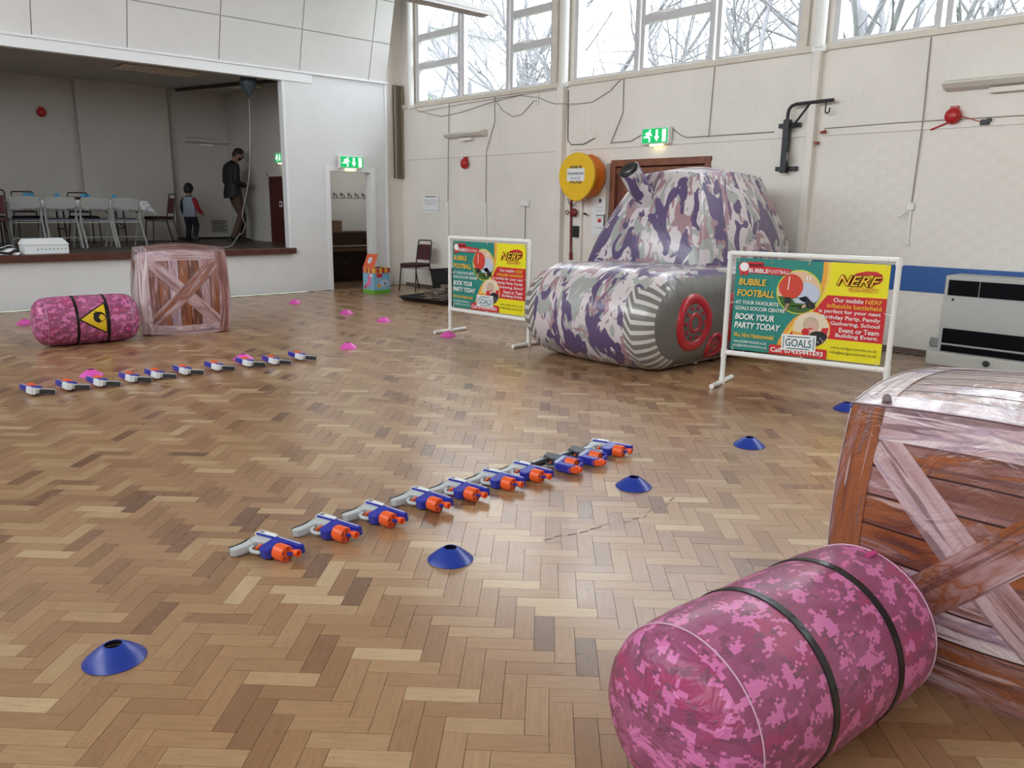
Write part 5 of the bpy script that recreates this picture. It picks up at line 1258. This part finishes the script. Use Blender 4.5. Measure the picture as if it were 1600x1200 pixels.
MB().lathe([(.055, 0), (.062, .012), (.055, .03), (.02, .04)], 20, rotm('Y', -90, (-.045, .27, -.50))).build('valve_wheel', simple('dark_red_pipe', (.20, .015, .018), .4), hr, smooth=60)
MB().tube([(-.06, .40+.028*math.cos(2*PI*k/12), -.50+.028*math.sin(2*PI*k/12)) for k in range(12)], .008, 6, closed=True).tube([(-.06, .372, -.5), (-.05, .30, -.5)], .012, 8).build('brass_tap', simple('brass', (.45, .30, .10), .35, .9), hr, smooth=60)
MB().tube([(-.06, .30+.09*math.cos(R(a)), -.30-.10*math.sin(R(a))) for a in range(0, 181, 20)], .006, 6).build('hose_loop', BLACK, hr, smooth=60)
tag(MB().box(XR-.05, XR-.004, 7.96, 8.10, 1.03, 1.19).build('junction_box', BLACKM, None, bevel=.006), 'small black box on the wall below the hose reel', 'electrical box')
# ---- notices
def notice(label, y0, y1, z0, z1, lines, icon=False, group='paper notices on the right wall'):
    t = thing('paper_notice', label, 'notice', (XR-.012, (y0+y1)/2, (z0+z1)/2), 0, group); hw, hh = (y1-y0)/2, (z1-z0)/2
    MB().box(-.002, .0, -hw, hw, -hh, hh).build('sheet', PAPER, t)
    for (zz, wd, ht) in lines: MB().box(-.0032, -.002, -hw*wd, hw*wd, hh*(1-2*zz)-ht/2, hh*(1-2*zz)+ht/2).build('print_line', M('faint_print', (.38, .38, .42), .7) if ht < .011 else INK, t)
    if icon:
        MB().box(-.0032, -.002, -.022, .022, hh*.70, hh*.90).build('print_icon', INK, t); MB().box(-.0032, -.002, -.03, .03, -hh*.32, -hh*.14).build('print_stamp', PRED, t)
    return t
notice('white typed notice on the wall above the maroon chair', 11.35, 11.80, 1.32, 1.64, [(.10, .7, .014), (.28, .8, .007), (.36, .85, .007), (.44, .8, .007), (.52, .6, .007), (.85, .9, .009)])
notice('tall white notice with red stamp between hose reel and brown door', 7.46, 7.76, 1.07, 1.60, [(.28, .45, .008), (.36, .5, .008), (.48, .45, .012), (.54, .45, .008), (.80, .5, .008)], True)
tag(MB().box(XR-.045, XR-.004, 7.93, 7.97, .70, 1.56).build('conduit', CREAM, None, bevel=.004), 'cream conduit on the wall right of the red pipe', 'conduit')
tag(MB().tube([(XR-.03, 7.86, 1.36), (XR-.07, 7.86, 1.37), (XR-.075, 7.80, 1.355)], .013, 8).build('door_stop', BLACKM, None), 'small black catch on the wall under the hose reel', 'catch')
# ---- brown double door behind the tank
d2 = thing('door_2', 'brown timber double door behind the inflatable tank', None, (XR+.06, 6.63, 0), 0, kind='structure')
MB().box(-.085, .08, -.80, -.72, 0, 2.09).box(-.085, .08, .72, .80, 0, 2.09).box(-.085, .08, -.72, .72, 2.0, 2.09).box(-.06, .05, -.72, .72, 1.90, 1.985).build('door_frame', REDWOOD, d2, bevel=.008); MB().box(.03, .10, -.82, .82, -.1, 2.12).build('door_backing', DARKG, d2)
for s_ in (-1, 1):
    lf = MB().box(-.03, .015, min(s_*.005, s_*.715), max(s_*.005, s_*.715), .01, 1.90).build('door_leaf', simple('dark_red_brown_leaf', (.15, .045, .028), .4, var=.2), d2)
    MB().box(-.04, -.03, min(s_*.12, s_*.60), max(s_*.12, s_*.60), .9, 1.78).build('door_panel', REDWOOD, lf, bevel=.006)
MB().box(-.10, -.06, .80, .86, 0, 2.05).build('door_edge_strip', simple('taupe_strip', (.36, .32, .28), .6), d2)
MB().tube([(-.075, .87, 1.36), (-.10, .87, 1.36), (-.10, .87, 1.20), (-.075, .87, 1.19)], .009, 6).build('pull_handle', BLACKM, d2)
# ---- bells, uplighters
def bell(label, y, z, r, parts=True):
    t = thing('fire_bell', label, 'bell', (XR-.01, y, z), 0, 'red fire alarm bells')
    MB().lathe([(r*.6, 0), (r, .02), (r*1.02, .045), (r*.85, .075), (r*.4, .09), (.001, .092)], 24, rotm('Y', -90), cap=False).build('gong', RED, t, smooth=60)
    MB().box(-.03, .0, -r*.5, r*.5, r*.6, r*1.25).build('bell_mount', RED, t, bevel=.004); return t
bell('red fire bell on the wall below the small uplighter', 10.58, 2.14, .085)
b2 = bell('red fire bell on the wall right of the black bracket', 3.085, 2.36, .075)
MB().tube([(-.02, .02, -.05), (-.012, .20, -.115)], .008, 6).tube([(-.02, -.06, .0), (-.012, -.25, -.07)], .004, 6).build('bell_lead', RED, b2)
b3 = bell('dark red bell high on the stage back wall', 3.76, 2.96, .075); b3.location = (3.74, SB-.005, 2.96); b3.rotation_euler = (0, 0, R(90))
def uplighter(label, y0, y1, z, loc=None, rz=0):
    t = thing('wall_uplighter', label, 'light', (XR-.01, (y0+y1)/2, z) if loc is None else loc, rz, 'wedge-shaped wall uplighters'); hw = (y1-y0)/2
    prof = [(0, -.03), (0, .075), (-.02, .075), (-.16, .045), (-.165, .03), (-.11, -.01)]
    vs = [(x, -hw, zz) for x, zz in prof]+[(x, hw, zz) for x, zz in prof]; n = len(prof)
    MB().add(vs, [tuple(range(n)), tuple(range(2*n-1, n-1, -1))]+[(i, n+i, n+(i+1) % n, (i+1) % n) for i in range(n)]).build('light_trough', simple('uplighter_cream', (.70, .67, .62), .5), t, bevel=.004)
    MB().box(-.07, .0, -hw*.3, hw*.3, -.075, -.03).build('wall_bracket', CREAM, t); return t
uplighter('cream wedge uplighter above the left red bell', 10.05, 11.02, 2.575)
uplighter('cream wedge uplighter at the upper right edge', 2.05, 3.18, 2.62)
uplighter('grey wedge uplighter on the stage back wall above the man', -.43, .43, 0, (7.05-.45, SB-.005, 2.63), R(90))
tag(MB().box(XR-.04, XR-.01, 2.76, 2.84, 2.26, 2.31).box(XR-.06, XR-.03, 2.74, 2.78, 2.29, 2.315).build('wall_clip', BLACKM, None), 'small black clip on the rail right of the red bell', 'clip')
# ---- black swing bracket
br = thing('wall_bracket', 'black steel swing bracket with hook beside the pier', 'bracket', (XR-.01, 4.80, 1.88))
MB().tube([(-.09, 0, .0), (-.09, .0, .62), (-.09, -.012, .67), (-.09, -.04, .70), (-.09, -.09, .715), (-.09, -.52, .725)], .019, 8).build('swing_arm', BLACKM, br, smooth=60)
MB().box(-.115, -.045, -.035, .035, -.02, .56).build('sleeve', BLACKM, br, bevel=.006)
MB().tube([(-.09, -.02, .42), (-.09, -.25, .705)], .013, 8).build('brace', BLACKM, br, smooth=60)
for z in (.03, .50): MB().box(-.045, -.003, -.13, .13, z-.024, z+.024).build('wall_plate', BLACKM, br, bevel=.003)
MB().tube([(-.09, -.435, .735), (-.09, -.437, .64)]+[(-.09, -.458+.022*math.cos(R(a)), .615-.022*math.sin(R(a))) for a in range(0, 200, 25)]+[(-.09, -.482, .65)], .008, 7).build('hook', BLACKM, br, smooth=60)
MB().tube([(-.10, -.045, .20), (-.11, -.05, .14), (-.10, -.055, .10)], [.012, .02, .014], 8).build('chain_pin', simple('worn_steel', (.2, .19, .18), .5, .7), br, smooth=60)
tag(MB().box(XR-.075, XR-.005, 4.445, 4.47, 2.16, 2.19).tube([(XR-.06, 4.42, 2.28), (XR-.055, 4.36, 2.29)], [.012, .02], 8).build('cable_coupler', simple('dull_red_coupler', (.30, .06, .04), .5), None), 'small red cable coupler on the pier beside the bracket', 'coupler')
# ---- cables and conduits on the right wall
def cable(label, pts, r=.0065, mat=None, cat='cable', name='cable'):
    tag(MB().tube([(XR-.006-r-(p[2] if len(p) > 2 else 0), p[0], p[1]) for p in pts], r, 6).build(name, mat or CABLE, None, smooth=60), label, cat, 'cables on the right wall')
cable('thin dark conduit running down left of the small uplighter', [(11.03, 3.12), (11.05, 2.31, .012), (11.05, 2.24, .012), (11.08, 1.50)], .0062)
cable('white trunking drop with pull switch left of the banner', [(11.08, 1.52), (11.07, .96)], .016, WHITEP, 'conduit', 'conduit')
cable('thin conduit bending down right of the small uplighter', [(9.88, 3.15), (9.87, 2.76), (10.05, 2.33, .012), (10.06, 2.24, .012), (10.08, 1.50)], .0062)
cable('white trunking drop with switch above the left banner', [(10.08, 1.52), (10.06, .93)], .016, WHITEP, 'conduit', 'conduit')
cable('thin conduit running down to the rail left of the exit sign', [(7.27, 3.13), (7.26, 2.70), (7.45, 2.31, .012)], .007)
cable('straight dark joint line down the wall above the tank', [(5.86, 3.12), (5.88, 2.31, .012)], .006)
cable('long dark cord down the wall between blue band and window', [(3.39, 3.12), (3.37, 2.31, .012), (3.37, 2.24, .012), (3.39, 1.52)], .0065)
cable('white pull cord switch drop on the right wall', [(3.39, 1.54), (3.38, 1.11)], .014, WHITEP, 'conduit', 'conduit')
cable('sagging cable looping under the left windows', [(11.98, 3.09), (11.6, 3.0), (11.25, 2.93), (10.7, 2.96), (9.9, 3.06), (9.3, 3.10), (8.95, 3.04)], .006)
cable('slack cable loop hanging left of the socket under the windows', [(9.88, 3.10), (9.7, 2.92), (9.45, 2.80), (9.25, 2.82), (8.98, 3.0)], .006)
cable('cable swag across the pier above the hose reel', [(8.93, 3.05), (8.7, 2.96), (8.45, 2.90, .09), (8.27, 2.89, .09), (8.1, 2.88), (7.82, 2.88), (7.5, 3.0), (7.28, 3.16)], .006)
cable('thin cable along the underside of the sill', [(11.9, 3.05), (10.5, 3.09), (9.0, 3.11), (8.46, 3.11)], .005)
cable('cable rising from the rail to the exit sign', [(7.45, 2.32, .012), (7.1, 2.325, .012), (6.92, 2.40), (6.86, 2.45)], .006)
cable('cable dropping from the exit sign to the rail on its right', [(6.45, 2.46), (6.3, 2.36), (6.2, 2.325, .012), (5.0, 2.325, .012)], .006)
cable('thin black cable down the pier to the rail', [(8.285, 3.08), (8.27, 2.40), (8.2, 2.33), (7.95, 2.325, .012), (7.75, 2.40)], .006, BLACK)
cable('thin cable along the rail right of the pier', [(4.4, 2.325, .012), (3.6, 2.335, .012), (2.4, 2.325, .012)], .004)
cable('drop cable from the junction box left of the hose reel', [(9.14, 1.47), (9.14, .95)], .006)
def sbox(label, y, z, w_, h_, mat=WHITEP, dots=0, d=.035, cat='socket'):
    t = thing('wall_socket', label, cat, (XR-.006, y, z), 0, 'small boxes on the right wall')
    MB().box(-d, 0, -w_/2, w_/2, -h_/2, h_/2).build('box_body', mat, t, bevel=.005)
    for k in range(dots): MB().lathe([(.010, 0), (.010, .004)], 10, rotm('Y', -90, (-d, 0, (k-.5*(dots-1))*-.06))).build('socket_hole', INK, t)
sbox('white double junction box left of the hose reel', 9.14, 1.51, .19, .10)
sbox('white socket plate with two dark holes under the windows', 8.93, 3.01, .085, .15, CREAM, 2, .015)
sbox('white pull switch on the left drop conduit', 11.08, 1.46, .05, .13); sbox('white pull switch on the drop conduit above the banner', 10.08, 1.42, .045, .15)
sbox('white switch head on the right cord drop', 3.39, 1.50, .07, .07)
sbox('steel socket low on the wall beside the heater', 2.99, .15, .10, .09, M('brushed_steel', (.35, .36, .37), .35, .8), 0, .03)
cable('short white lever sticking out of the cord switch', [(3.40, 1.47, .02), (3.46, 1.40, .06), (3.49, 1.39, .07)], .008, WHITEP, 'lever', 'switch_lever')
# socket and wires at the corner of the boarded wall
tag(MB().box(8.29, 8.37, YB+.035, YB+.055, 1.27, 1.34).tube([(8.29, YB+.03, 1.62), (8.32, YB+.02, 1.5), (8.31, YB+.03, 1.34)], .004, 5).tube([(8.25, YB-.03, 1.62), (8.30, YB+.03, 1.6), (8.36, YB+.03, 1.36)], .004, 5).build('corner_socket', WHITEP, None), 'white socket with loose wires in the brick corner', 'socket')
ch = thing('steel_channel', 'tall brown steel channel fixed on the brick corner strip', 'channel', (8.55, YB+.05, 1.93))
MB().box(-.085, .085, -.02, 0, 0, 1.60).build('channel_web', simple('bronze_steel', (.20, .165, .12), .4, .3), ch)
for s_ in (-1, 1): MB().box(min(s_*.085, s_*.065), max(s_*.085, s_*.065), -.07, 0, 0, 1.60).build('channel_flange', simple('bronze_edge', (.34, .29, .22), .4, .3), ch)
# ---- heater
ht = thing('convector_heater', 'grey storage heater with black grilles against the right wall', 'heater', (XR-.02, 1.90, 0))
HG = simple('heater_grey', (.50, .51, .50), .4); HW = simple('heater_white', (.68, .68, .66), .4); HK = simple('heater_black', (.007, .007, .010), .8, spec=.15)
MB().box(-.40, 0, -1.0, .93, .10, .86).build('cabinet', HG, ht, bevel=.008)
MB().box(-.47, 0, -1.05, 1.0, 0, .13).build('plinth', HW, ht, bevel=.008)
MB().box(-.406, -.39, -.98, .90, .36, .665).build('front_panel', simple('heater_panel', (.50, .51, .505), .45), ht)
for (z0, z1) in ((.675, .82), (.215, .355), (.135, .195)):
    gp = MB().box(-.408, -.398, -.98, .895, z0, z1).build('grille', HK, ht)
    k = z0+.006
    while k < z1-.006: MB().box(-.416, -.406, -.975, .89, k, k+.006).build('grille_slat', HK, gp); k += .0135
MB().box(-.418, -.40, .62, .624, .675, .82).build('grille_divider', HG, ht)
MB().lathe([(.012, 0), (.012, .006)], 10, rotm('Y', -90, (-.406, .84, .635))).build('panel_lock', BLACKM, ht)
MB().lathe([(.03, 0), (.026, .03), (.02, .035)], 14, rotm('Y', -75, (-.48, .46, .075))).build('floor_knob', BLACK, ht, smooth=40)
# ---- hanging strip light
sl = thing('strip_light', 'long white strip light hanging in front of the windows', 'light', (6.15, 8.02, 3.76))
MB().box(-.78, .78, -.10, .10, .0, .075).build('light_body', WHITEP, sl, bevel=.006)
MB().box(-.74, .74, -.075, .075, -.004, .0).build('reflector', simple('louvre_dark', (.16, .14, .12), .3), sl)
for k in range(30): MB().box(-.72+.049*k, -.708+.049*k, -.075, .075, -.022, -.002).build('louvre_blade', FRAMEW, sl)
for s_ in (-1, 1): MB().box(-.78, .78, min(s_*.10, s_*.08), max(s_*.10, s_*.08), -.022, .01).build('side_lip', FRAMEW, sl); MB().tube([(s_*.5, 0, .07), (s_*.5, 0, ZC-3.76)], .006, 6).build('suspension_rod', GREYM, sl)
# ---- stage ceiling lights and track
for k, (x, y, lb) in enumerate(((5.02, 14.08, 'recessed louvred light in the stage ceiling at left'), (7.05-.3, 14.75, 'recessed louvred light in the stage ceiling behind the balloon'))):
    t = thing('ceiling_light', lb, 'light', (x, y, 3.57), R(0 if k == 0 else 0), 'louvred stage ceiling lights')
    L_ = .62 if k == 0 else .28
    MB().box(-L_, L_, -.25, .25, -.012, 0).build('tray', simple('brass_louvre_tray', (.30, .22, .15), .5), t)
    for i in range(13 if k == 0 else 6): xx = -L_+.02+i*.098; MB().box(xx, xx+.012, -.25, .25, -.03, -.008).build('louvre_blade', simple('louvre_white', (.85, .78, .68), .4), t)
    for yy in (-.25, -.085, .085, .24): MB().box(-L_, L_, yy, yy+.012, -.03, -.008).build('louvre_rail', MATS.setdefault('lw', simple('louvre_white2', (.85, .78, .68), .4)), t)
tag(MB().tube([(6.0, 16.0, 3.53), (6.86, 13.2, 3.53)], .03, 8).build('curtain_track', simple('dark_track', (.05, .035, .03), .6), None), 'dark curtain track crossing the stage ceiling', 'track')
tag(MB().box(-.055, .055, -.008, 0, -.035, .035).build('wall_box', STAGEC, None), 'small grey box on the stage back wall near the bell', 'electrical box'); bpy.data.objects['wall_box'].location = (4.10, SB-.003, 2.66)
nt2 = thing('paper_notice', 'faded notice low on the stage back wall left of the man', 'notice', (6.78, SB-.004, .99), 0); MB().box(-.17, .17, -.003, 0, -.13, .13).build('sheet', simple('grey_notice', (.33, .32, .30), .8), nt2)
for k in range(5): MB().box(-.15, .15-.05*(k % 2), -.005, -.003, .09-.045*k, .105-.045*k).build('print_line', DARKG, nt2)

# ================================================================ SIDE ROOM CONTENTS
rk = thing('coat_rail', 'row of dark coat hooks on the wall seen through the doorway', 'coat hooks', (8.55, RYB-.002, 1.63))
MB().box(-.75, .75, -.006, 0, -.045, -.038).build('rail', DARKG, rk)
for k in range(9): 
    x = -.66+.165*k; MB().tube([(x, -.005, .0), (x+.01, -.05, .03), (x+.035, -.07, -.01), (x+.03, -.05, -.04)], .009, 6).tube([(x, -.005, .01), (x-.02, -.04, .06)], .008, 6).build('hook', BLACKM, rk, smooth=60)
pn = thing('upright_piano', 'dark wooden upright piano in the room behind the doorway', 'piano', (8.15, 13.75, 0))
PIA = simple('dark_mahogany', (.030, .011, .008), .35, var=.3, vscale=5); PIT = simple('piano_top_wood', (.10, .055, .035), .45, var=.2)
MB().box(-.62, .62, .0, .34, 0, .92).build('case', PIA, pn, bevel=.006)
MB().box(-.64, .64, -.02, .36, .92, .95).build('lid', PIT, pn, bevel=.004)
MB().box(-.62, .62, -.30, .0, .60, .67).build('key_bed', PIA, pn, bevel=.004); MB().box(-.56, .56, -.28, -.05, .67, .685).build('keys', simple('aged_keys', (.25, .2, .15), .5), pn)
MB().box(-.62, .62, -.33, -.30, .585, .64).build('key_slip', PIT, pn)
for s_ in (-1, 1):
    MB().prism([(0, .60), (-.32, .60), (-.32, .68), (-.24, .70), (-.12, .78), (-.05, .90), (0, .98)], 0, .05, Matrix(((0, 0, s_, s_*.57), (1, 0, 0, 0), (0, 1, 0, 0), (0, 0, 0, 1)))).build('cheek', PIA, pn)
    MB().box(s_*.58-.03, s_*.58+.03, -.29, -.23, 0, .60).build('leg', PIA, pn)
MB().lathe([(.02, 0), (.012, .03)], 10, rotm('X', 90, (.02, -.0, .35))).build('pedal_knob', M('brass2', (.4, .28, .1), .4, .9), pn)
tag(MB().box(-.18, .18, -.12, .12, 0, .20).build('cardboard_box', simple('brown_cardboard', (.15, .085, .05), .8), None, bevel=.004), 'brown cardboard box standing on the piano', 'box'); bpy.data.objects['cardboard_box'].location = (7.96, 13.88, .952)
# ================================================================ FLOOR OBJECTS BY THE WALL
tx_ = thing('toy_box', 'colourful cardboard toy box with open orange lid by the doorway', 'box', (7.44, 11.52, 0), R(2))
PB = flat('print_light_blue', (.22, .46, .66)); PG = flat('print_green', (.13, .42, .04)); PO = flat('print_lid_orange', (.74, .12, .04)); PP = flat('print_pink', (.78, .18, .36)); PY = flat('print_awning_yellow', (.80, .52, .06))
MB().box(-.16, .16, -.16, .16, .055, .40).build('box_body', PB, tx_)
MB().box(-.162, .162, -.162, .162, 0, .06).build('green_base', PG, tx_)
for i in range(9):
    for (ax_, sg) in (('x', -1), ('y', -1), ('x', 1), ('y', 1)):
        a0 = -.162+.036*i; mat_ = (PY, PO, M('print_maroon', (.28, .03, .03), .5))[i % 3]
        if ax_ == 'y': MB().box(a0, a0+.036, sg*.164-.003, sg*.164+.003, .345-.012*(i % 2), .42).build('awning_stripe', mat_, tx_)
        else: MB().box(sg*.164-.003, sg*.164+.003, a0, a0+.036, .345-.012*(i % 2), .42).build('awning_stripe', mat_, tx_)
MB().add([(-.164, .16, .41), (-.164, -.16, .41), (-.05, -.13, .65), (-.05, .17, .65), (-.158, .16, .41), (-.158, -.16, .41), (-.044, -.13, .65), (-.044, .17, .65)], [(0, 1, 2, 3), (7, 6, 5, 4), (0, 4, 5, 1), (1, 5, 6, 2), (2, 6, 7, 3), (3, 7, 4, 0)]).build('lid_flap', PO, tx_)
MB().lathe([(.055, 0), (.055, .002)], 20, rotm('Y', -65, (-.106, .02, .545))).build('lid_print', WHI, tx_); MB().lathe([(.033, 0), (.033, .002)], 16, rotm('Y', -65, (-.108, .02, .548))).build('lid_print', SHIRT, tx_)
for (px_, pz_, rx, rz_, mt_) in ((-.03, .22, .05, .10, PP), (.04, .14, .035, .04, PP), (-.08, .30, .03, .03, WHI), (.09, .10, .03, .03, PRED)):
    MB().lathe([(1, 0), (1, .002)], 18, rotm('Y', -90, (-.1605, px_, pz_)) @ Matrix.Diagonal((rz_, rx, 1, 1))).build('side_print', mt_, tx_)
for (py_, pz_, ry, rz_, mt_) in ((-.05, .30, .06, .035, PRED), (.05, .17, .10, .06, flat('print_pale', (.45, .58, .72))), (.06, .16, .02, .02, INK), (-.06, .13, .04, .03, ORG)):
    MB().lathe([(1, 0), (1, .002)], 18, rotm('X', 90, (py_, -.1605, pz_)) @ Matrix.Diagonal((ry, rz_, 1, 1))).build('side_print', mt_, tx_)
bn = thing('plastic_tub', 'black plastic tub standing behind the left banner by the wall', 'tub', (8.25, 10.55, 0))
def frus(a, b_, h0, h1, w0, w1): return MB().add([(-a, -b_, h0), (a, -b_, h0), (a, b_, h0), (-a, b_, h0), (-w0, -w1, h1), (w0, -w1, h1), (w0, w1, h1), (-w0, w1, h1)], [(3, 2, 1, 0), (0, 1, 5, 4), (1, 2, 6, 5), (2, 3, 7, 6), (3, 0, 4, 7)])
frus(.19, .19, 0, .42, .23, .23).build('tub_body', BLACK, bn); frus(.235, .235, .39, .42, .245, .245).build('tub_rim', BLACK, bn)
MB().box(-.22, .22, -.22, .22, .30, .305).build('tub_content', simple('dark_content', (.03, .03, .03), .8), bn)
tr = thing('plastic_tray', 'flat black tray on the floor holding crumpled netting', 'tray', (7.62, 9.85, 0), R(8))
frus(.40, .52, 0.002, .07, .46, .58).build('tray_body', BLACK, tr); MB().box(-.40, .40, -.52, .52, .002, .012).build('tray_base', BLACK, tr)
for (x0, y0, x1, y1) in ((-.47, -.59, .47, -.57), (-.47, .57, .47, .59), (-.47, -.57, -.45, .57), (.45, -.57, .47, .57)): MB().box(x0, x1, y0, y1, .064, .074).build('tray_rim', BLACK, tr, bevel=.003)
net = MB(); rn_ = random.Random(9)
for k in range(150):
    x = rn_.gauss(.05, .14); y = rn_.gauss(.05, .18); z = .03+max(0, .22-.55*math.hypot(x-.05, y-.05))*rn_.random()
    a = rn_.uniform(0, 6.28); pts = [(x+.05*j*math.cos(a+j*.8), y+.05*j*math.sin(a+j*.8), z+.015*rn_.random()) for j in range(4)]; net.tube(pts, .009, 4)
o = net.build('netting', simple('brown_netting', (.24, .18, .145), .8, var=.4, vscale=20), None, smooth=60); o.location = (7.62, 9.85, .012); tag(o, 'heap of brown camouflage netting lying in the black tray', 'netting', None, 'stuff')

# ================================================================ OUTSIDE
struct(MB().box(-60, 90, -60, 90, -.6, -.5).build('ground', simple('winter_grass', (.10, .13, .06), .9, var=.3, vscale=.5)))
BARK = simple('grey_bark', (.19, .19, .205), .9, var=.3, vscale=3)
def tree_meshes(seed, H=11.0, lean=0.0, dens=5):
    r = random.Random(seed); tr_, br_ = MB(), MB()
    def grow(p, d, L, rad, lv):
        n = 4 if lv < 2 else 3; pts = [p]; q = p.copy(); dd = d.copy()
        for i in range(n):
            dd = (dd+Vector((r.gauss(0, .16), r.gauss(0, .16), r.gauss(.03, .12)))).normalized(); q = q+dd*(L/n); pts.append(q.copy())
        tgt = tr_ if lv == 0 else br_
        tgt.tube(pts, [rad*(1-.45*i/n) for i in range(n+1)], 8 if lv == 0 else (5 if lv < 3 else 3), cap=False)
        if lv >= 5: return
        nc = dens+2 if lv == 0 else (dens if lv < 4 else 3)
        for k in range(nc):
            t = r.uniform(.3, 1.0) if lv else r.uniform(.45, 1.0); i = min(n-1, int(t*n)); base = pts[i].lerp(pts[i+1], t*n-i)
            ax = Vector((r.gauss(0, 1), r.gauss(0, 1), r.gauss(.25, .6))).normalized(); nd_ = (dd*.75+ax*.75).normalized()
            grow(base, nd_, L*r.uniform(.5, .74), rad*.43*(1-.2*t), lv+1)
    grow(Vector((0, 0, -.5)), Vector((lean, 0, 1)).normalized(), H*.46, H*.014, 0)
    return tr_.mesh('trunk', BARK, 180), br_.mesh('branches', BARK, 180)
TM = [tree_meshes(s) for s in (3, 8, 21)]
def tree(k, x, y, s, rz, label):
    t = thing('bare_tree', label, 'tree', (x, y, -.5), rz, 'bare winter trees outside the windows'); t.scale = (s, s, s)
    for me, nm in zip(TM[k], ('trunk', 'branches')): o = bpy.data.objects.new(nm, me); COL.objects.link(o); o.parent = t
spots = [(1, 15.0, 17.6, 1.35, 0, 'bare tree seen through the middle pane of the left window bay'), (0, 14.5, 19.6, 1.2, 1, 'bare tree behind the left window bay, nearest the stage corner'), (2, 17.5, 17.6, 1.3, 2, 'bare tree seen at the right of the left window bay'),
         (1, 16.5, 14.8, 1.2, 3, 'bare tree behind the first pane of the middle bay'), (2, 15.5, 11.3, 1.0, 4, 'bare tree filling the transomed pane of the middle bay'), (0, 19.0, 12.8, 1.1, .6, 'more distant bare tree behind the middle bay'),
         (0, 15.5, 8.9, 1.0, 2.6, 'bare tree behind the right pane of the middle bay'), (1, 14.0, 6.3, 1.1, 4.4, 'bare tree with thick trunk behind the right window bay'), (2, 16.5, 6.9, 1.25, 1.5, 'second thick bare tree behind the right window bay'), (0, 15.0, 4.9, 1.15, 5.2, 'bare tree at the far right behind the last window')]
for s in spots: tree(*s)
def bush(label, x, y, z, rx, rz_, n, seed):
    t = thing('evergreen_bush', label, 'bush', (x, y, -.5)); r = random.Random(seed); b = MB()
    MB().tube([(0, 0, 0), (.1, .1, z*.6), (0, .1, z)], [.12, .09, .04], 8).build('stem', BARK, t)
    for k in range(n):
        a, e = r.uniform(0, 6.28), r.uniform(-1, 1); rr = r.uniform(.55, 1.0)**.5; c = Vector((rx*rr*math.cos(a)*math.sqrt(1-e*e), rx*rr*math.sin(a)*math.sqrt(1-e*e), z+rz_*rr*e))
        u_ = Vector((r.gauss(0, 1), r.gauss(0, 1), r.gauss(0, 1))).normalized(); v_ = u_.orthogonal().normalized(); s = r.uniform(.10, .2)
        b.add([c-u_*s, c+v_*s*.5, c+u_*s, c-v_*s*.5], [(0, 1, 2, 3)])
    b.build('foliage', simple('evergreen_leaves', (.09, .13, .06), .7, var=.4, vscale=2), t)
bush('dense green bush behind the lower right of the left window bay', 19.5, 19.3, 4.6, 1.9, 1.35, 2600, 3)
bush('dark evergreen crown low behind the left window bay', 19.0, 25.6, 5.0, 1.5, 1.1, 1500, 5)
hs = thing('neighbour_building', 'pale building seen through the leftmost window panes', 'building', (21.0, 31.5, -.5))
BW_ = simple('pale_render', (.60, .63, .67), .8, var=.05)
MB().box(-2.0, 5, -1.6, 6, 0, 9.5).build('wall', BW_, hs); MB().box(-2.3, 5.3, -1.9, 6.3, 9.5, 9.8).build('roof', GREYM, hs)
for z in (5.2, 7.6):
    wdw = MB().box(-2.03, -1.98, .2, 2.2, z, z+1.3).build('window', FRAMEW, hs); MB().box(-2.05, -2.02, .3, 2.1, z+.1, z+1.2).build('pane', M('dark_pane', (.25, .30, .35), .1), wdw)
    MB().box(-2.12, -2.0, -1.6, 6, z-1.0, z-.9).build('string_course', BW_, hs)
scuff([(3.17, 5.15), (3.62, 4.06)], .014); scuff([(3.75, 3.80), (3.98, 3.35)], .012); scuff([(1.55, 8.2), (2.25, 6.25)], .02); scuff([(2.75, 6.3), (3.1, 5.3)], .012)
scuff([(4.2, 2.9), (4.6, 2.35), (4.8, 1.9)], .01, .03); scuff([(2.35, 2.35), (2.9, 2.2), (3.3, 2.3)], .012, .05)
